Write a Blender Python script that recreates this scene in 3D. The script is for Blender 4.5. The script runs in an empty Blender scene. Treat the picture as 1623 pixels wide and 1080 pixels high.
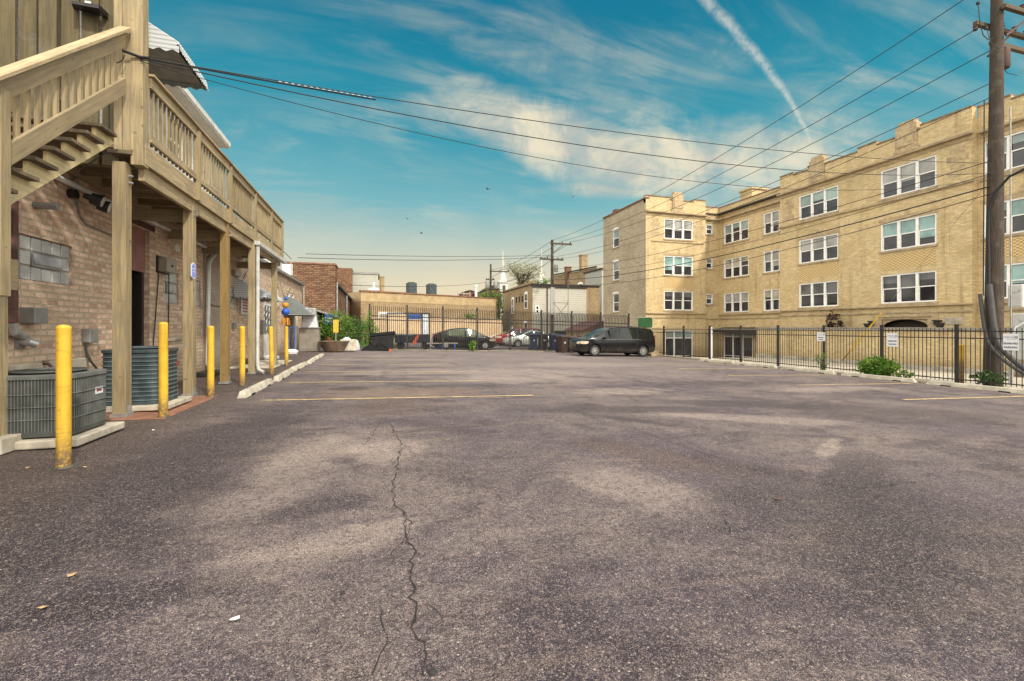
import bpy, bmesh, math, random
from mathutils import Vector as V, Matrix
random.seed(7)
R = math.radians
sc = bpy.context.scene
C = sc.collection
# ------------------------------------------------------------------ survey helpers (station at the tripod, heading YAW)
YAW, F, CX, HY, H = R(16.5), 721.0, 811.5, 519.0, 1.3
def phi_(px):
    a = math.atan((px-CX)/F); return a+YAW, a
def onX(px, py, X):
    p, a = phi_(px); Y = X/math.tan(p); D = abs(X/math.sin(p))*math.cos(a)
    return Y, H-(py-HY)*D/F
def onY(px, py, Y):
    p, a = phi_(px); X = Y*math.tan(p); D = Y/math.cos(p)*math.cos(a)
    return X, H-(py-HY)*D/F
def gz(x, y=0):
    return 0.0 if x < -4 else -.025*(min(x, 30)+4)
def gz2(x, y):
    z = gz(x)
    if x > 18.05:
        z -= .75*min(1, (x-18)/2)*min(1, max(0, (y-24)/2))
    return z
def onG(px, py):
    p, a = phi_(px); D = 5.0
    for _ in range(60):
        X = D/math.cos(a)*math.sin(p)
        D = (H-gz(X))*F/(py-HY)
    return D/math.cos(a)*math.sin(p), D/math.cos(a)*math.cos(p)
# ------------------------------------------------------------------ object helpers
INV = {}
def tag(o, label=None, cat=None, group=None, kind=None):
    if label: o['label'] = label
    if cat: o['category'] = cat
    if group: o['group'] = group
    if kind: o['kind'] = kind
    return o
def thing(name, label, cat, loc=(0,0,0), rz=0.0, group=None):
    o = bpy.data.objects.new(name, None); C.objects.link(o)
    o.empty_display_size = .2
    o.location = loc; o.rotation_euler = (0,0,rz)
    INV[o.name] = (Matrix.Translation(V(loc)) @ Matrix.Rotation(rz,4,'Z')).inverted()
    return tag(o, label, cat, group)
def root_of(o):
    while o.parent: o = o.parent
    return o
def copy_tree(o, loc=None, rz=None, label=None, parent=None):
    c = o.copy(); C.objects.link(c)
    if parent: c.parent = parent
    if loc is not None: c.location = loc
    if rz is not None: c.rotation_euler = (0,0,rz)
    if label: c['label'] = label
    for ch in list(o.children): copy_tree(ch, parent=c)
    return c
class MB:
    def __init__(s): s.v=[]; s.f=[]
    def add(s, vs, fs):
        n=len(s.v); s.v += [V(p) for p in vs]; s.f += [tuple(i+n for i in f) for f in fs]; return s
    def obox(s, c, ux, uy, uz):
        c,ux,uy,uz = V(c),V(ux),V(uy),V(uz)
        if ux.cross(uy).dot(uz) < 0: uy = -uy
        p=[c+i*ux+j*uy+k*uz for k in(-1,1) for j in(-1,1) for i in(-1,1)]
        return s.add(p,[(0,2,3,1),(4,5,7,6),(0,1,5,4),(2,6,7,3),(0,4,6,2),(1,3,7,5)])
    def box(s,x0,x1,y0,y1,z0,z1):
        return s.obox(((x0+x1)/2,(y0+y1)/2,(z0+z1)/2),(abs(x1-x0)/2,0,0),(0,abs(y1-y0)/2,0),(0,0,abs(z1-z0)/2))
    def bar(s,p,q,w,h,up=(0,0,1)):
        p,q=V(p),V(q); d=q-p; L=d.length; d.normalize(); up=V(up)
        sd=d.cross(up)
        if sd.length<1e-4: sd=d.cross(V((0,1,0)))
        sd.normalize(); u2=sd.cross(d)
        return s.obox((p+q)/2,d*L/2,sd*w/2,u2*h/2)
    def tube(s,pts,r,n=6,cap=True):
        pts=[V(p) for p in pts]; rs=r if isinstance(r,(list,tuple)) else [r]*len(pts)
        base=len(s.v); ref=None
        for i,p in enumerate(pts):
            d=(pts[min(i+1,len(pts)-1)]-pts[max(i-1,0)]).normalized()
            if ref is None:
                ref=V((0,0,1)) if abs(d.z)<.9 else V((1,0,0))
            a=d.cross(ref).normalized(); b=a.cross(d)
            ref=b if b.length>.1 else ref
            for k in range(n):
                t=2*math.pi*k/n; s.v.append(p+rs[i]*(math.cos(t)*a+math.sin(t)*b))
        for i in range(len(pts)-1):
            for k in range(n):
                a0=base+i*n+k; a1=base+i*n+(k+1)%n
                s.f.append((a0,a0+n,a1+n,a1))
        if cap:
            s.f.append(tuple(base+k for k in range(n))); e=base+(len(pts)-1)*n
            s.f.append(tuple(e+k for k in range(n-1,-1,-1)))
        return s
    def lathe(s,prof,c=(0,0,0),axis='z',n=20):
        c=V(c); base=len(s.v)
        for (r,h) in prof:
            for k in range(n):
                t=2*math.pi*k/n; a,b=r*math.cos(t),r*math.sin(t)
                s.v.append(c+(V((a,b,h)) if axis=='z' else V((a,h,b)) if axis=='y' else V((h,a,b))))
        for i in range(len(prof)-1):
            for k in range(n):
                a0=base+i*n+k; a1=base+i*n+(k+1)%n; s.f.append((a0,a1,a1+n,a0+n))
        for i in (0,len(prof)-1):
            if prof[i][0]>1e-4: s.f.append(tuple(base+i*n+k for k in range(n)))
        return s
    def prism(s,poly,vec):
        poly=[V(p) for p in poly]; vec=V(vec); n=len(poly)
        return s.add(poly+[p+vec for p in poly],[tuple(range(n)),tuple(range(2*n-1,n-1,-1))]+[(i,(i+1)%n,(i+1)%n+n,i+n) for i in range(n)])
    def quad(s,a,b,c,d): return s.add([a,b,c,d],[(0,1,2,3)])
    def build(s,name,mat,parent=None,local=False,smooth=False,bevel=0,label=None,flip=False):
        vs=s.v
        if parent is not None and not local:
            m=INV.get(root_of(parent).name)
            if m: vs=[m@p for p in vs]
        me=bpy.data.meshes.new(name); me.from_pydata([tuple(p) for p in vs],[],s.f); me.validate(); me.update()
        bm=bmesh.new(); bm.from_mesh(me); bmesh.ops.recalc_face_normals(bm,faces=bm.faces[:])
        bm.to_mesh(me); bm.free()
        if smooth:
            for p in me.polygons: p.use_smooth=True
        if mat: me.materials.append(mat)
        o=bpy.data.objects.new(name,me); C.objects.link(o)
        if parent is not None: o.parent=parent
        if bevel:
            b=o.modifiers.new('bevel','BEVEL'); b.width=bevel; b.segments=2; b.limit_method='ANGLE'; b.angle_limit=R(40)
        if smooth:
            w=o.modifiers.new('wn','EDGE_SPLIT'); w.split_angle=R(38)
        if label: o['label']=label
        return o
    def top(s,name,mat,label,cat,group=None,kind=None,**k):
        xs=[p.x for p in s.v]; ys=[p.y for p in s.v]; zs=[p.z for p in s.v]
        loc=V(((min(xs)+max(xs))/2,(min(ys)+max(ys))/2,min(zs)))
        s.v=[p-loc for p in s.v]
        o=s.build(name,mat,**k); o.location=loc
        INV[o.name]=Matrix.Translation(-loc)
        return tag(o,label,cat,group,kind)
# ------------------------------------------------------------------ node helpers
class NT:
    def __init__(s,nt): s.nt=nt; s.N=nt.nodes; s.L=nt.links
    def n(s,t,**k):
        o=s.N.new(t)
        for a,b in k.items(): setattr(o,a,b)
        return o
    def put(s,sock,v):
        if isinstance(v,bpy.types.NodeSocket): s.L.new(v,sock)
        elif v is not None:
            try: sock.default_value=v
            except Exception: sock.default_value=tuple(v)+(1,)
    def m(s,op,a,b=None,c=None,clamp=False):
        o=s.n('ShaderNodeMath',operation=op,use_clamp=clamp)
        for i,x in enumerate((a,b,c)):
            if x is not None: s.put(o.inputs[i],x)
        return o.outputs[0]
    def vm(s,op,a,b=None,out=0):
        o=s.n('ShaderNodeVectorMath',operation=op)
        s.put(o.inputs[0],a)
        if b is not None: s.put(o.inputs[1],b)
        return o.outputs[out]
    def sep(s,v):
        o=s.n('ShaderNodeSeparateXYZ'); s.put(o.inputs[0],v); return o.outputs
    def comb(s,x,y,z):
        o=s.n('ShaderNodeCombineXYZ')
        for i,q in enumerate((x,y,z)): s.put(o.inputs[i],q)
        return o.outputs[0]
    def mix(s,f,a,b,blend='MIX'):
        o=s.n('ShaderNodeMix',data_type='RGBA',blend_type=blend)
        s.put(o.inputs[0],f); s.put(o.inputs[6],a if isinstance(a,bpy.types.NodeSocket) else tuple(a)[:3]+(1,)); s.put(o.inputs[7],b if isinstance(b,bpy.types.NodeSocket) else tuple(b)[:3]+(1,))
        return o.outputs[2]
    def noise(s,vec,scale,detail=4,rough=.55,dist=0,out=0):
        o=s.n('ShaderNodeTexNoise'); s.put(o.inputs['Vector'],vec)
        o.inputs['Scale'].default_value=scale; o.inputs['Detail'].default_value=detail; o.inputs['Roughness'].default_value=rough; o.inputs['Distortion'].default_value=dist
        return o.outputs[out]
    def ss(s,x,a,b,lo=0.,hi=1.):
        o=s.n('ShaderNodeMapRange',interpolation_type='SMOOTHSTEP')
        s.put(o.inputs[0],x); s.put(o.inputs[1],a); s.put(o.inputs[2],b); o.inputs[3].default_value=lo; o.inputs[4].default_value=hi
        return o.outputs[0]
    def ramp(s,x,stops):
        o=s.n('ShaderNodeValToRGB'); e=o.color_ramp.elements
        while len(e)<len(stops): e.new(.5)
        for q,(p,c) in zip(e,stops): q.position=p; q.color=tuple(c)+(1,)
        s.put(o.inputs[0],x); return o.outputs[0]
    def bump(s,h,strength,dist=.01):
        o=s.n('ShaderNodeBump'); o.inputs['Strength'].default_value=strength; o.inputs['Distance'].default_value=dist
        s.put(o.inputs['Height'],h); return o.outputs[0]
MATS={}
def newmat(name):
    m=bpy.data.materials.new(name); m.use_nodes=True
    t=NT(m.node_tree); b=t.N['Principled BSDF']
    return m,t,b
def paint(name,col,rough=.55,var=.18,scale=6,metal=0,coat=0,dirt=.25,bump=.15,grain=None,spec=.5,dirtcol=None,rx=0):
    """generic weathered surface; grain = axis along which the noise is stretched"""
    if name in MATS: return MATS[name]
    m,t,b=newmat(name)
    tc=t.n('ShaderNodeTexCoord').outputs['Object']
    geo=t.n('ShaderNodeNewGeometry').outputs['Position']
    v=tc
    if rx:
        mp=t.n('ShaderNodeMapping'); t.put(mp.inputs['Vector'],geo); mp.inputs['Rotation'].default_value=(rx,0,0); geo=mp.outputs[0]
    if grain is not None:
        k=[1,1,1]; k[grain]=.06
        v=t.vm('MULTIPLY',geo,k)
    n1=t.noise(v,scale*(6 if grain is not None else 1),6,.62)
    n2=t.noise(geo,1.3,5,.6); n3=t.noise(geo,34,3,.6)
    lo=[c*(1-var*1.6) for c in col]; hi=[min(1,c*(1+var)) for c in col]
    c=t.mix(t.ss(n1,.3,.7),lo,hi)
    c=t.mix(t.m('MULTIPLY',t.ss(n2,.48,.72),dirt),c,dirtcol or [q*.45 for q in col])
    c=t.mix(t.m('MULTIPLY',t.ss(n3,.55,.8),dirt*.6),c,[q*.55 for q in col])
    if grain is not None:
        kk=[60,60,60]; kk[grain]=1.3
        n4=t.noise(t.vm('MULTIPLY',geo,kk),1,3,.6)
        c=t.mix(t.ss(n4,.56,.75,0,.55),c,[q*.42 for q in col])
        n5=t.noise(geo,11,2,.5)
        c=t.mix(t.ss(n5,.69,.73,0,.7),c,[q*.3 for q in col])
    if grain is not None:
        oi=t.n('ShaderNodeObjectInfo').outputs['Random']
        c=t.mix(t.ss(oi,0.,1.,0.,.48),c,[q*.42 for q in col])
        c=t.mix(t.ss(t.noise(geo,2.7,4,.6),.5,.75,0.,.35),c,(.19,.175,.14))
    t.put(b.inputs['Base Color'],c)
    t.put(b.inputs['Roughness'],t.ss(n1,.2,.8,max(.02,rough-.1),min(1,rough+.12)))
    b.inputs['Metallic'].default_value=metal
    b.inputs['Coat Weight'].default_value=coat; b.inputs['Coat Roughness'].default_value=.04
    b.inputs['Specular IOR Level'].default_value=spec
    if bump: t.put(b.inputs['Normal'],t.bump(n1,bump,.01))
    MATS[name]=m; return m
def wallvec(t):
    g=t.n('ShaderNodeNewGeometry'); p=t.sep(g.outputs['Position']); nn=t.sep(g.outputs['True Normal'])
    ax=t.m('GREATER_THAN',t.m('ABSOLUTE',nn[0]),.6); az=t.m('GREATER_THAN',t.m('ABSOLUTE',nn[2]),.7)
    u=t.m('ADD',t.m('MULTIPLY',p[1],ax),t.m('MULTIPLY',p[0],t.m('SUBTRACT',1.,ax)))
    w=t.m('ADD',t.m('MULTIPLY',p[1],az),t.m('MULTIPLY',p[2],t.m('SUBTRACT',1.,az)))
    return t.comb(u,w,0.),g.outputs['Position'],p
def brick(name,c1,c2,mortar,c3=None,bw=.215,bh=.075,ms=.009,blotch=.5,stain=.35,base=None,bias=0,bump=.6,dirtcol=(.05,.04,.03)):
    m,t,b=newmat(name)
    v,pos,p=wallvec(t)
    wob=t.vm('MULTIPLY',t.vm('SUBTRACT',t.noise(pos,14,2,.5,out=1),(.5,.5,.5)),(.012,.012,0))
    v=t.vm('ADD',v,wob)
    br=t.n('ShaderNodeTexBrick'); t.put(br.inputs['Vector'],v)
    for k,x in (('Color1',c1),('Color2',c2),('Mortar',mortar)): br.inputs[k].default_value=tuple(x)+(1,)
    br.inputs['Scale'].default_value=1; br.inputs['Mortar Size'].default_value=ms; br.inputs['Mortar Smooth'].default_value=.25
    br.inputs['Bias'].default_value=bias; br.inputs['Brick Width'].default_value=bw; br.inputs['Row Height'].default_value=bh
    c=br.outputs['Color']
    # per-brick value: snapped cell hash
    s=t.sep(v); row=t.m('FLOOR',t.m('DIVIDE',s[1],bh)); odd=t.m('MULTIPLY',t.m('MODULO',t.m('ABSOLUTE',row),2.),.5)
    cell=t.m('FLOOR',t.m('ADD',t.m('DIVIDE',s[0],bw),odd))
    wn=t.n('ShaderNodeTexWhiteNoise'); t.put(wn.inputs['Vector'],t.comb(cell,row,0.))
    isb=t.m('SUBTRACT',1.,br.outputs['Fac'])
    if c3: c=t.mix(t.m('MULTIPLY',t.ss(wn.outputs[0],.72,.86),isb),c,c3)
    c=t.mix(t.m('MULTIPLY',t.m('MULTIPLY',wn.outputs[0],.5),isb),c,[q*.62 for q in c2])
    big=t.noise(pos,.55,6,.62); mid=t.noise(pos,3.1,5,.6); fine=t.noise(pos,45,3,.6)
    c=t.mix(t.ss(big,.42,.72,0,blotch),c,[q*.55 for q in c2])
    c=t.mix(t.ss(mid,.5,.78,0,blotch*.6),c,[min(1,q*1.2) for q in mortar])
    st=t.noise(t.vm('MULTIPLY',pos,(2.2,2.2,.16)),1,4,.6)
    c=t.mix(t.ss(st,.52,.8,0,stain),c,dirtcol)
    c=t.mix(t.ss(fine,.5,.85,0,.45),c,[q*.45 for q in c1])
    cl_=t.noise(t.vm('MULTIPLY',pos,(3.2,3.2,13.)),1,5,.7); c=t.mix(t.ss(cl_,.5,.66,0,.42),c,[q*.62 for q in c2]); c=t.mix(t.ss(cl_,.46,.32,0,.4),c,[min(1,q*1.18) for q in c1])
    if base is not None:
        c=t.mix(t.ss(p[2],base+.9,base-.05,0,.55),c,dirtcol)
    t.put(b.inputs['Base Color'],c); b.inputs['Roughness'].default_value=.88; b.inputs['Specular IOR Level'].default_value=.25
    h=t.m('ADD',t.m('MULTIPLY',isb,.7),t.m('MULTIPLY',fine,.35))
    t.put(b.inputs['Normal'],t.bump(h,bump,.012))
    MATS[name]=m; return m
def siding(name,col,pitch=.12,bump=.9):
    m,t,b=newmat(name); v,pos,p=wallvec(t)
    fr=t.m('FRACT',t.m('DIVIDE',p[2],pitch))
    n=t.noise(pos,2,5,.6)
    c=t.mix(t.ss(fr,.93,.99),col,[q*.35 for q in col]); c=t.mix(t.ss(n,.45,.75,0,.35),c,[q*.6 for q in col])
    t.put(b.inputs['Base Color'],c); b.inputs['Roughness'].default_value=.5
    t.put(b.inputs['Normal'],t.bump(t.m('SUBTRACT',1.,fr),bump,.02)); MATS[name]=m; return m
def glassy(name,col,rough=.04,spec=.7,var=.5):
    m,t,b=newmat(name)
    g=t.n('ShaderNodeNewGeometry').outputs['Position']
    n=t.noise(g,.9,3,.5); n2=t.noise(g,6,2,.5)
    t.put(b.inputs['Base Color'],t.mix(t.ss(n,.35,.65),[q*(1-var) for q in col],[q*(1+var) for q in col]))
    b.inputs['Roughness'].default_value=rough; b.inputs['Specular IOR Level'].default_value=spec
    t.put(b.inputs['Normal'],t.bump(n2,.03,.02)); MATS[name]=m; return m
# ------------------------------------------------------------------ camera
cd=bpy.data.cameras.new('camera'); cam=bpy.data.objects.new('camera',cd); C.objects.link(cam); sc.camera=cam
cam.location=(0,0,H); cam.rotation_euler=(R(90),0,-YAW)
cd.sensor_width=36; cd.lens=F*36/1623; cd.shift_y=-21/1623; cd.clip_start=.05; cd.clip_end=3000
sc.view_settings.view_transform='Standard'; sc.view_settings.look='None'; sc.view_settings.exposure=0; sc.view_settings.gamma=1
# ------------------------------------------------------------------ sun and sky
SUND=V((.30,-.72,.62)).normalized()
sl=bpy.data.lights.new('sun','SUN'); sl.energy=3.3; sl.angle=R(3.5); sl.color=(1,.93,.8)
so=bpy.data.objects.new('sun',sl); C.objects.link(so); so.location=(-20,-20,40)
so.rotation_euler=SUND.to_track_quat('Z','Y').to_euler()
w=bpy.data.worlds.new('World'); sc.world=w; w.use_nodes=True; w.cycles.sampling_method='MANUAL'; w.cycles.sample_map_resolution=512
t=NT(w.node_tree); bg=t.N['Background']
sky=t.n('ShaderNodeTexSky'); sky.sky_type='NISHITA'; sky.sun_disc=False
sky.sun_elevation=math.asin(SUND.z); sky.sun_rotation=math.atan2(SUND.x,SUND.y)
sky.air_density=1; sky.dust_density=1.2; sky.ozone_density=2
STR=.1
d=t.n('ShaderNodeTexCoord').outputs['Generated']; dx,dy,dz=t.sep(d)
az=t.m('ARCTAN2',dx,dy); el=t.m('ARCSINE',dz)
def azel(px,py):
    p,a=phi_(px); return p, math.atan((HY-py)/F*math.cos(a))
wrp=t.noise(d,2.2,3,.5,out=1); wv=t.sep(t.vm('SUBTRACT',wrp,(.5,.5,.5)))
elw=t.m('ADD',el,t.m('MULTIPLY',wv[2],.12))
g=t.ramp(elw,[(0,(.93,.75,.48)),(.07,(.89,.75,.50)),(.15,(.62,.66,.53)),(.26,(.20,.50,.54)),(.40,(.030,.335,.44)),(.58,(.006,.215,.335)),(1,(.004,.11,.3))])
gs=t.vm('MULTIPLY',g,(1/STR,1/STR,1/STR))
hs=t.n('ShaderNodeHueSaturation'); t.put(hs.inputs['Color'],sky.outputs[0]); hs.inputs['Saturation'].default_value=1.15
col=t.mix(.9,hs.outputs[0],gs)
# wispy clouds (direction space, anisotropic)
pz=t.m('ADD',t.m('MAXIMUM',dz,0.),.22)
cp=t.comb(t.m('DIVIDE',dx,pz),t.m('DIVIDE',dy,pz),0.)
rot=t.n('ShaderNodeMapping'); t.put(rot.inputs['Vector'],cp); rot.inputs['Rotation'].default_value=(0,0,R(35)); rot.inputs['Scale'].default_value=(1.,2.6,1)
w1=t.noise(rot.outputs[0],1.5,9,.62,1.2); w2=t.noise(cp,4.2,8,.66,.8); w3=t.noise(d,6,8,.65,.6)
wis=t.m('ADD',t.m('MULTIPLY',w1,.5),t.m('ADD',t.m('MULTIPLY',w2,.3),t.m('MULTIPLY',w3,.2)))
def blob(px,py,rx,ry,tilt,amp):
    a0,e0=azel(px,py); a1,_=azel(px+10,py); _,e1=azel(px,py-10)
    sx=(a1-a0)/10*rx; sy=(e1-e0)/10*ry
    A=t.m('DIVIDE',t.m('SUBTRACT',az,a0),sx); B=t.m('DIVIDE',t.m('SUBTRACT',el,e0),sy)
    # tilt expressed as a shear of elevation with azimuth (down to the right is positive)
    B=t.m('ADD',B,t.m('MULTIPLY',A,tilt))
    q=t.m('ADD',t.m('MULTIPLY',A,A),t.m('MULTIPLY',B,B))
    return t.m('MULTIPLY',t.ss(q,0.,2.2,1.,0.),amp)
den=None
for bl in [(870,215,190,60,.9,1.05),(1010,255,210,58,.5,1.05),(1160,250,230,75,.1,.85),(700,175,90,30,.4,.7),(690,35,110,20,.9,.5),(790,90,110,32,1.1,.55),(735,138,60,26,-.3,.75),(1090,90,110,55,.5,.55),(1290,180,160,70,.3,.45),(1000,295,130,22,.3,.9),(430,225,110,45,.5,.5),(700,200,120,24,.5,.6),(560,300,240,40,.2,.28),(900,350,300,40,0.,.4),(1400,120,140,50,.1,.35),(980,180,120,40,.6,.7)]:
    x=blob(*bl); den=x if den is None else t.m('MAXIMUM',den,x)
thr=t.m('SUBTRACT',.63,t.m('MULTIPLY',den,.40))
cl=t.ss(wis,thr,t.m('ADD',thr,.36))
cl=t.m('MULTIPLY',cl,t.m('ADD',.12,t.m('MULTIPLY',den,.88)))
cl=t.m('MULTIPLY',cl,t.ss(el,.02,.12))
fm=t.n('ShaderNodeMapping'); t.put(fm.inputs['Vector'],cp); fm.inputs['Rotation'].default_value=(0,0,R(-28)); fm.inputs['Scale'].default_value=(.8,3.4,1)
fil=t.noise(fm.outputs[0],1.6,8,.6,1.3); fil2=t.noise(cp,.9,4,.6,.5)
wsp=t.m('MULTIPLY',t.ss(fil,.40,.70),t.ss(fil2,.36,.62,.08,.58))
wsp=t.m('MULTIPLY',wsp,t.ss(az,-.35,.35,.5,1.))
cl=t.m('MAXIMUM',cl,t.m('MULTIPLY',wsp,t.m('MULTIPLY',t.ss(el,.03,.16),t.m('ADD',.55,t.m('MULTIPLY',den,.6)))))
ccol=t.mix(t.ss(w3,.4,.62),(.55/STR,.56/STR,.5/STR),(.90/STR,.80/STR,.59/STR))
col=t.mix(t.m('MINIMUM',cl,.93),col,ccol)
# contrail: azimuth as a quadratic of elevation
P=[azel(1118,0),azel(1215,108),azel(1291,246)]
(a0,e0),(a1,e1),(a2,e2)=P
l0=[1/((e0-e1)*(e0-e2)),1/((e1-e0)*(e1-e2)),1/((e2-e0)*(e2-e1))]
A2=a0*l0[0]+a1*l0[1]+a2*l0[2]
A1=-(a0*l0[0]*(e1+e2)+a1*l0[1]*(e0+e2)+a2*l0[2]*(e0+e1)); A0=a0*l0[0]*e1*e2+a1*l0[1]*e0*e2+a2*l0[2]*e0*e1
azc=t.m('ADD',t.m('MULTIPLY',t.m('ADD',t.m('MULTIPLY',el,A2),A1),el),A0)
wob=t.m('MULTIPLY',t.m('SUBTRACT',t.noise(d,22,5,.6),.5),.012)
dev=t.m('ABSOLUTE',t.m('ADD',t.m('SUBTRACT',az,azc),wob))
wid=t.ss(el,e2,e0,.0028,.013)
puff=t.noise(d,70,5,.7)
tr=t.m('MULTIPLY',t.ss(t.m('DIVIDE',dev,wid),.0,1.5,1.,0.),t.ss(puff,.30,.62,.25,1.))
tr=t.m('MULTIPLY',tr,t.m('MULTIPLY',t.ss(el,e2-.015,e2+.06,0.,1.),.5))
tr=t.m('MULTIPLY',tr,t.m('LESS_THAN',t.m('ABSOLUTE',t.m('SUBTRACT',az,a1)),.5))
col=t.mix(tr,col,(.88/STR,.84/STR,.72/STR))
# bright fill light added to the unseen sky behind, beside and above the station
off=t.m('ABSOLUTE',t.m('SUBTRACT',t.m('MODULO',t.m('ADD',t.m('SUBTRACT',az,YAW),math.pi*3),math.pi*2),math.pi))
fill_sky=t.m('MAXIMUM',t.ss(off,R(57),R(82)),t.ss(el,R(42),R(60)))
fill_sky=t.m('MULTIPLY',fill_sky,t.ss(w2,.30,.62,.55,1.))
bc=t.mix(t.ss(dx,-.5,.3),(2.85/STR,2.7/STR,2.38/STR),(2.85/STR,2.7/STR,2.45/STR))
bc=t.mix(t.ss(el,.30,.03,0.,.6),bc,(.30/STR,.30/STR,.30/STR))
col=t.mix(fill_sky,col,bc)
t.put(bg.inputs['Color'],col); bg.inputs['Strength'].default_value=STR
# ------------------------------------------------------------------ asphalt
def asphalt(name,far=False):
    m,t,b=newmat(name)
    p=t.n('ShaderNodeNewGeometry').outputs['Position']; s=t.sep(p)
    n1=t.noise(p,.33,6,.6,.4); n2=t.noise(t.vm('ADD',p,(31,7,0)),.55,7,.66,.8); n3=t.noise(t.vm('MULTIPLY',p,(.5,1.6,1)),.8,6,.62,1.0)
    n4=t.noise(p,2.6,6,.62)
    c=t.mix(t.ss(n1,.38,.62),(.158,.134,.146),(.262,.226,.198))
    c=t.mix(t.ss(n2,.50,.66,0,.85),c,(.092,.074,.088))
    c=t.mix(t.ss(n3,.54,.70,0,.6),c,(.40,.33,.245))
    c=t.mix(t.ss(n4,.55,.8,0,.4),c,(.08,.067,.072))
    n6=t.noise(t.vm('MULTIPLY',t.vm('ADD',p,(3,11,0)),(.8,1.5,1)),1.25,8,.7,.6); c=t.mix(t.ss(n6,.53,.66,0,.55),c,(.34,.295,.25)); c=t.mix(t.ss(n6,.47,.36,0,.6),c,(.088,.073,.088))
    n7=t.noise(p,7.5,5,.68); c=t.mix(t.ss(n7,.54,.68,0,.35),c,(.31,.275,.24)); c=t.mix(t.ss(n7,.45,.34,0,.4),c,(.075,.063,.07))
    # worn, oily and sun-bleached areas, plus soft building shade painted on the left
    def area(x,y,rx,ry,ang,col_,amt,nz,soft=.9):
        nonlocal c
        ca,sa=math.cos(R(ang)),math.sin(R(ang)); X=t.m('SUBTRACT',s[0],x); Y=t.m('SUBTRACT',s[1],y)
        A=t.m('DIVIDE',t.m('ADD',t.m('MULTIPLY',X,ca),t.m('MULTIPLY',Y,sa)),rx); B=t.m('DIVIDE',t.m('SUBTRACT',t.m('MULTIPLY',Y,ca),t.m('MULTIPLY',X,sa)),ry)
        q=t.m('ADD',t.m('MULTIPLY',A,A),t.m('MULTIPLY',B,B)); q=t.m('ADD',q,t.m('MULTIPLY',t.m('SUBTRACT',nz,.5),2.4))
        c=t.mix(t.ss(q,1.15,.1,0,amt),c,col_)
    DK=(.060,.050,.060); PL=(.56,.49,.40); BR=(.17,.12,.08)
    area(-1.9,5.6,.9,3.4,-12,DK,.8,n4); area(-1.2,2.75,1.5,.16,12,DK,.75,n4); area(-2.1,3.4,1.0,.5,8,DK,.7,n4); area(-.55,3.75,.7,.22,20,DK,.6,n4)  # long left band holds the building's soft shade in its colour
    area(-.7,5.0,.5,1.8,-14,PL,.38,n4); area(.05,5.4,.5,.7,0,PL,.5,n4); area(.2,8.3,1.0,.9,0,BR,.5,n4); area(-.3,3.1,.8,.3,20,PL,.4,n4)
    area(2.3,3.6,.5,.9,30,PL,.42,n4); area(3.0,4.6,.45,1.3,35,BR,.4,n4); area(4.4,7.4,2.2,.5,-10,DK,.6,n2); area(5.8,9.8,1.6,.7,10,PL,.42,n4)
    area(6.2,6.2,1.9,.4,-25,PL,.45,n4); area(7.4,7.6,2.4,.55,-18,DK,.7,n4); area(3.2,2.2,1.2,.45,35,DK,.75,n4); area(4.6,3.4,1.5,.35,30,DK,.7,n4); area(5.5,4.4,.9,.12,32,PL,.5,n4)
    area(4.2,12.5,3.2,1.1,0,PL,.42,n2); area(9.5,11,2.2,.8,0,DK,.55,n2); area(12,9.5,2.5,.6,5,PL,.4,n4); area(8,18,4,1.6,0,PL,.45,n2); area(13,15,1.6,2.2,0,DK,.5,n4)
    area(7,22,16,11,0,(.36,.32,.28),.5,n6 if False else n4); area(3,14.5,4.5,2.0,0,PL,.4,n2); area(.6,10.2,2.2,1.0,0,(.38,.29,.19),.5,n4)
    area(-2.3,3.3,1.4,2.4,0,DK,.6,n4); area(3.7,2.7,1.7,1.3,25,DK,.65,n4); area(9.5,6.2,2.5,1.2,-15,DK,.5,n4)
    c=t.mix(t.m('MULTIPLY',t.ss(t.m('ADD',s[0],t.m('MULTIPLY',n4,1.2)),16.2,17.6),.6),c,(.33,.28,.21))
    for yy,am in ((10.9,.7),(13.6,.8),(16.3,.7),(19.1,.6),(21.8,.5)):
        area(-.6,yy,.55,.42,0,(.05,.035,.03),am,n4); area(1.7,yy+.2,1.3,.35,4,(.11,.085,.08),am*.8,n4)
    # faint tyre sweeps
    for cx,cy,rad in ((-6.,-2.,11.5),(-6.,-2.,13.1),(19.,20.,14.5),(19.,20.,16.1)):
        dd=t.m('ABSOLUTE',t.m('SUBTRACT',t.vm('LENGTH',t.vm('SUBTRACT',t.comb(s[0],s[1],0.),(cx,cy,0)),out=1),rad))
        c=t.mix(t.m('MULTIPLY',t.ss(dd,.22,.04),t.ss(n2,.42,.62,0,.42)),c,DK)
    # grime along the building side
    edge=t.m('ADD',s[0],t.m('MULTIPLY',t.m('SUBTRACT',n4,.5),1.6))
    c=t.mix(t.ss(edge,-1.9,-3.1,0,.75),c,(.125,.094,.07))
    # aggregate
    for sc_,lo,hi,col_,amt in ((120,.82,.88,(.46,.40,.33),.6),(170,.66,.74,(.02,.017,.019),.95),(240,.72,.82,(.52,.46,.39),.8),(75,.955,.97,(.60,.54,.45),.6)):
        vo=t.n('ShaderNodeTexVoronoi'); t.put(vo.inputs['Vector'],p); vo.inputs['Scale'].default_value=sc_
        rnd=t.sep(vo.outputs['Color'])[0]
        mk=t.m('MULTIPLY',t.ss(rnd,lo,hi),t.ss(vo.outputs['Distance'],.55,.35))
        c=t.mix(t.m('MULTIPLY',mk,amt),c,col_)
    fn=t.noise(p,130,4,.7); c=t.mix(t.ss(fn,.34,.56,.8,0),c,(.028,.023,.025))
    fn2=t.noise(p,46,4,.7); c=t.mix(t.ss(fn2,.52,.64,0,.5),c,(.36,.30,.25))
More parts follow.
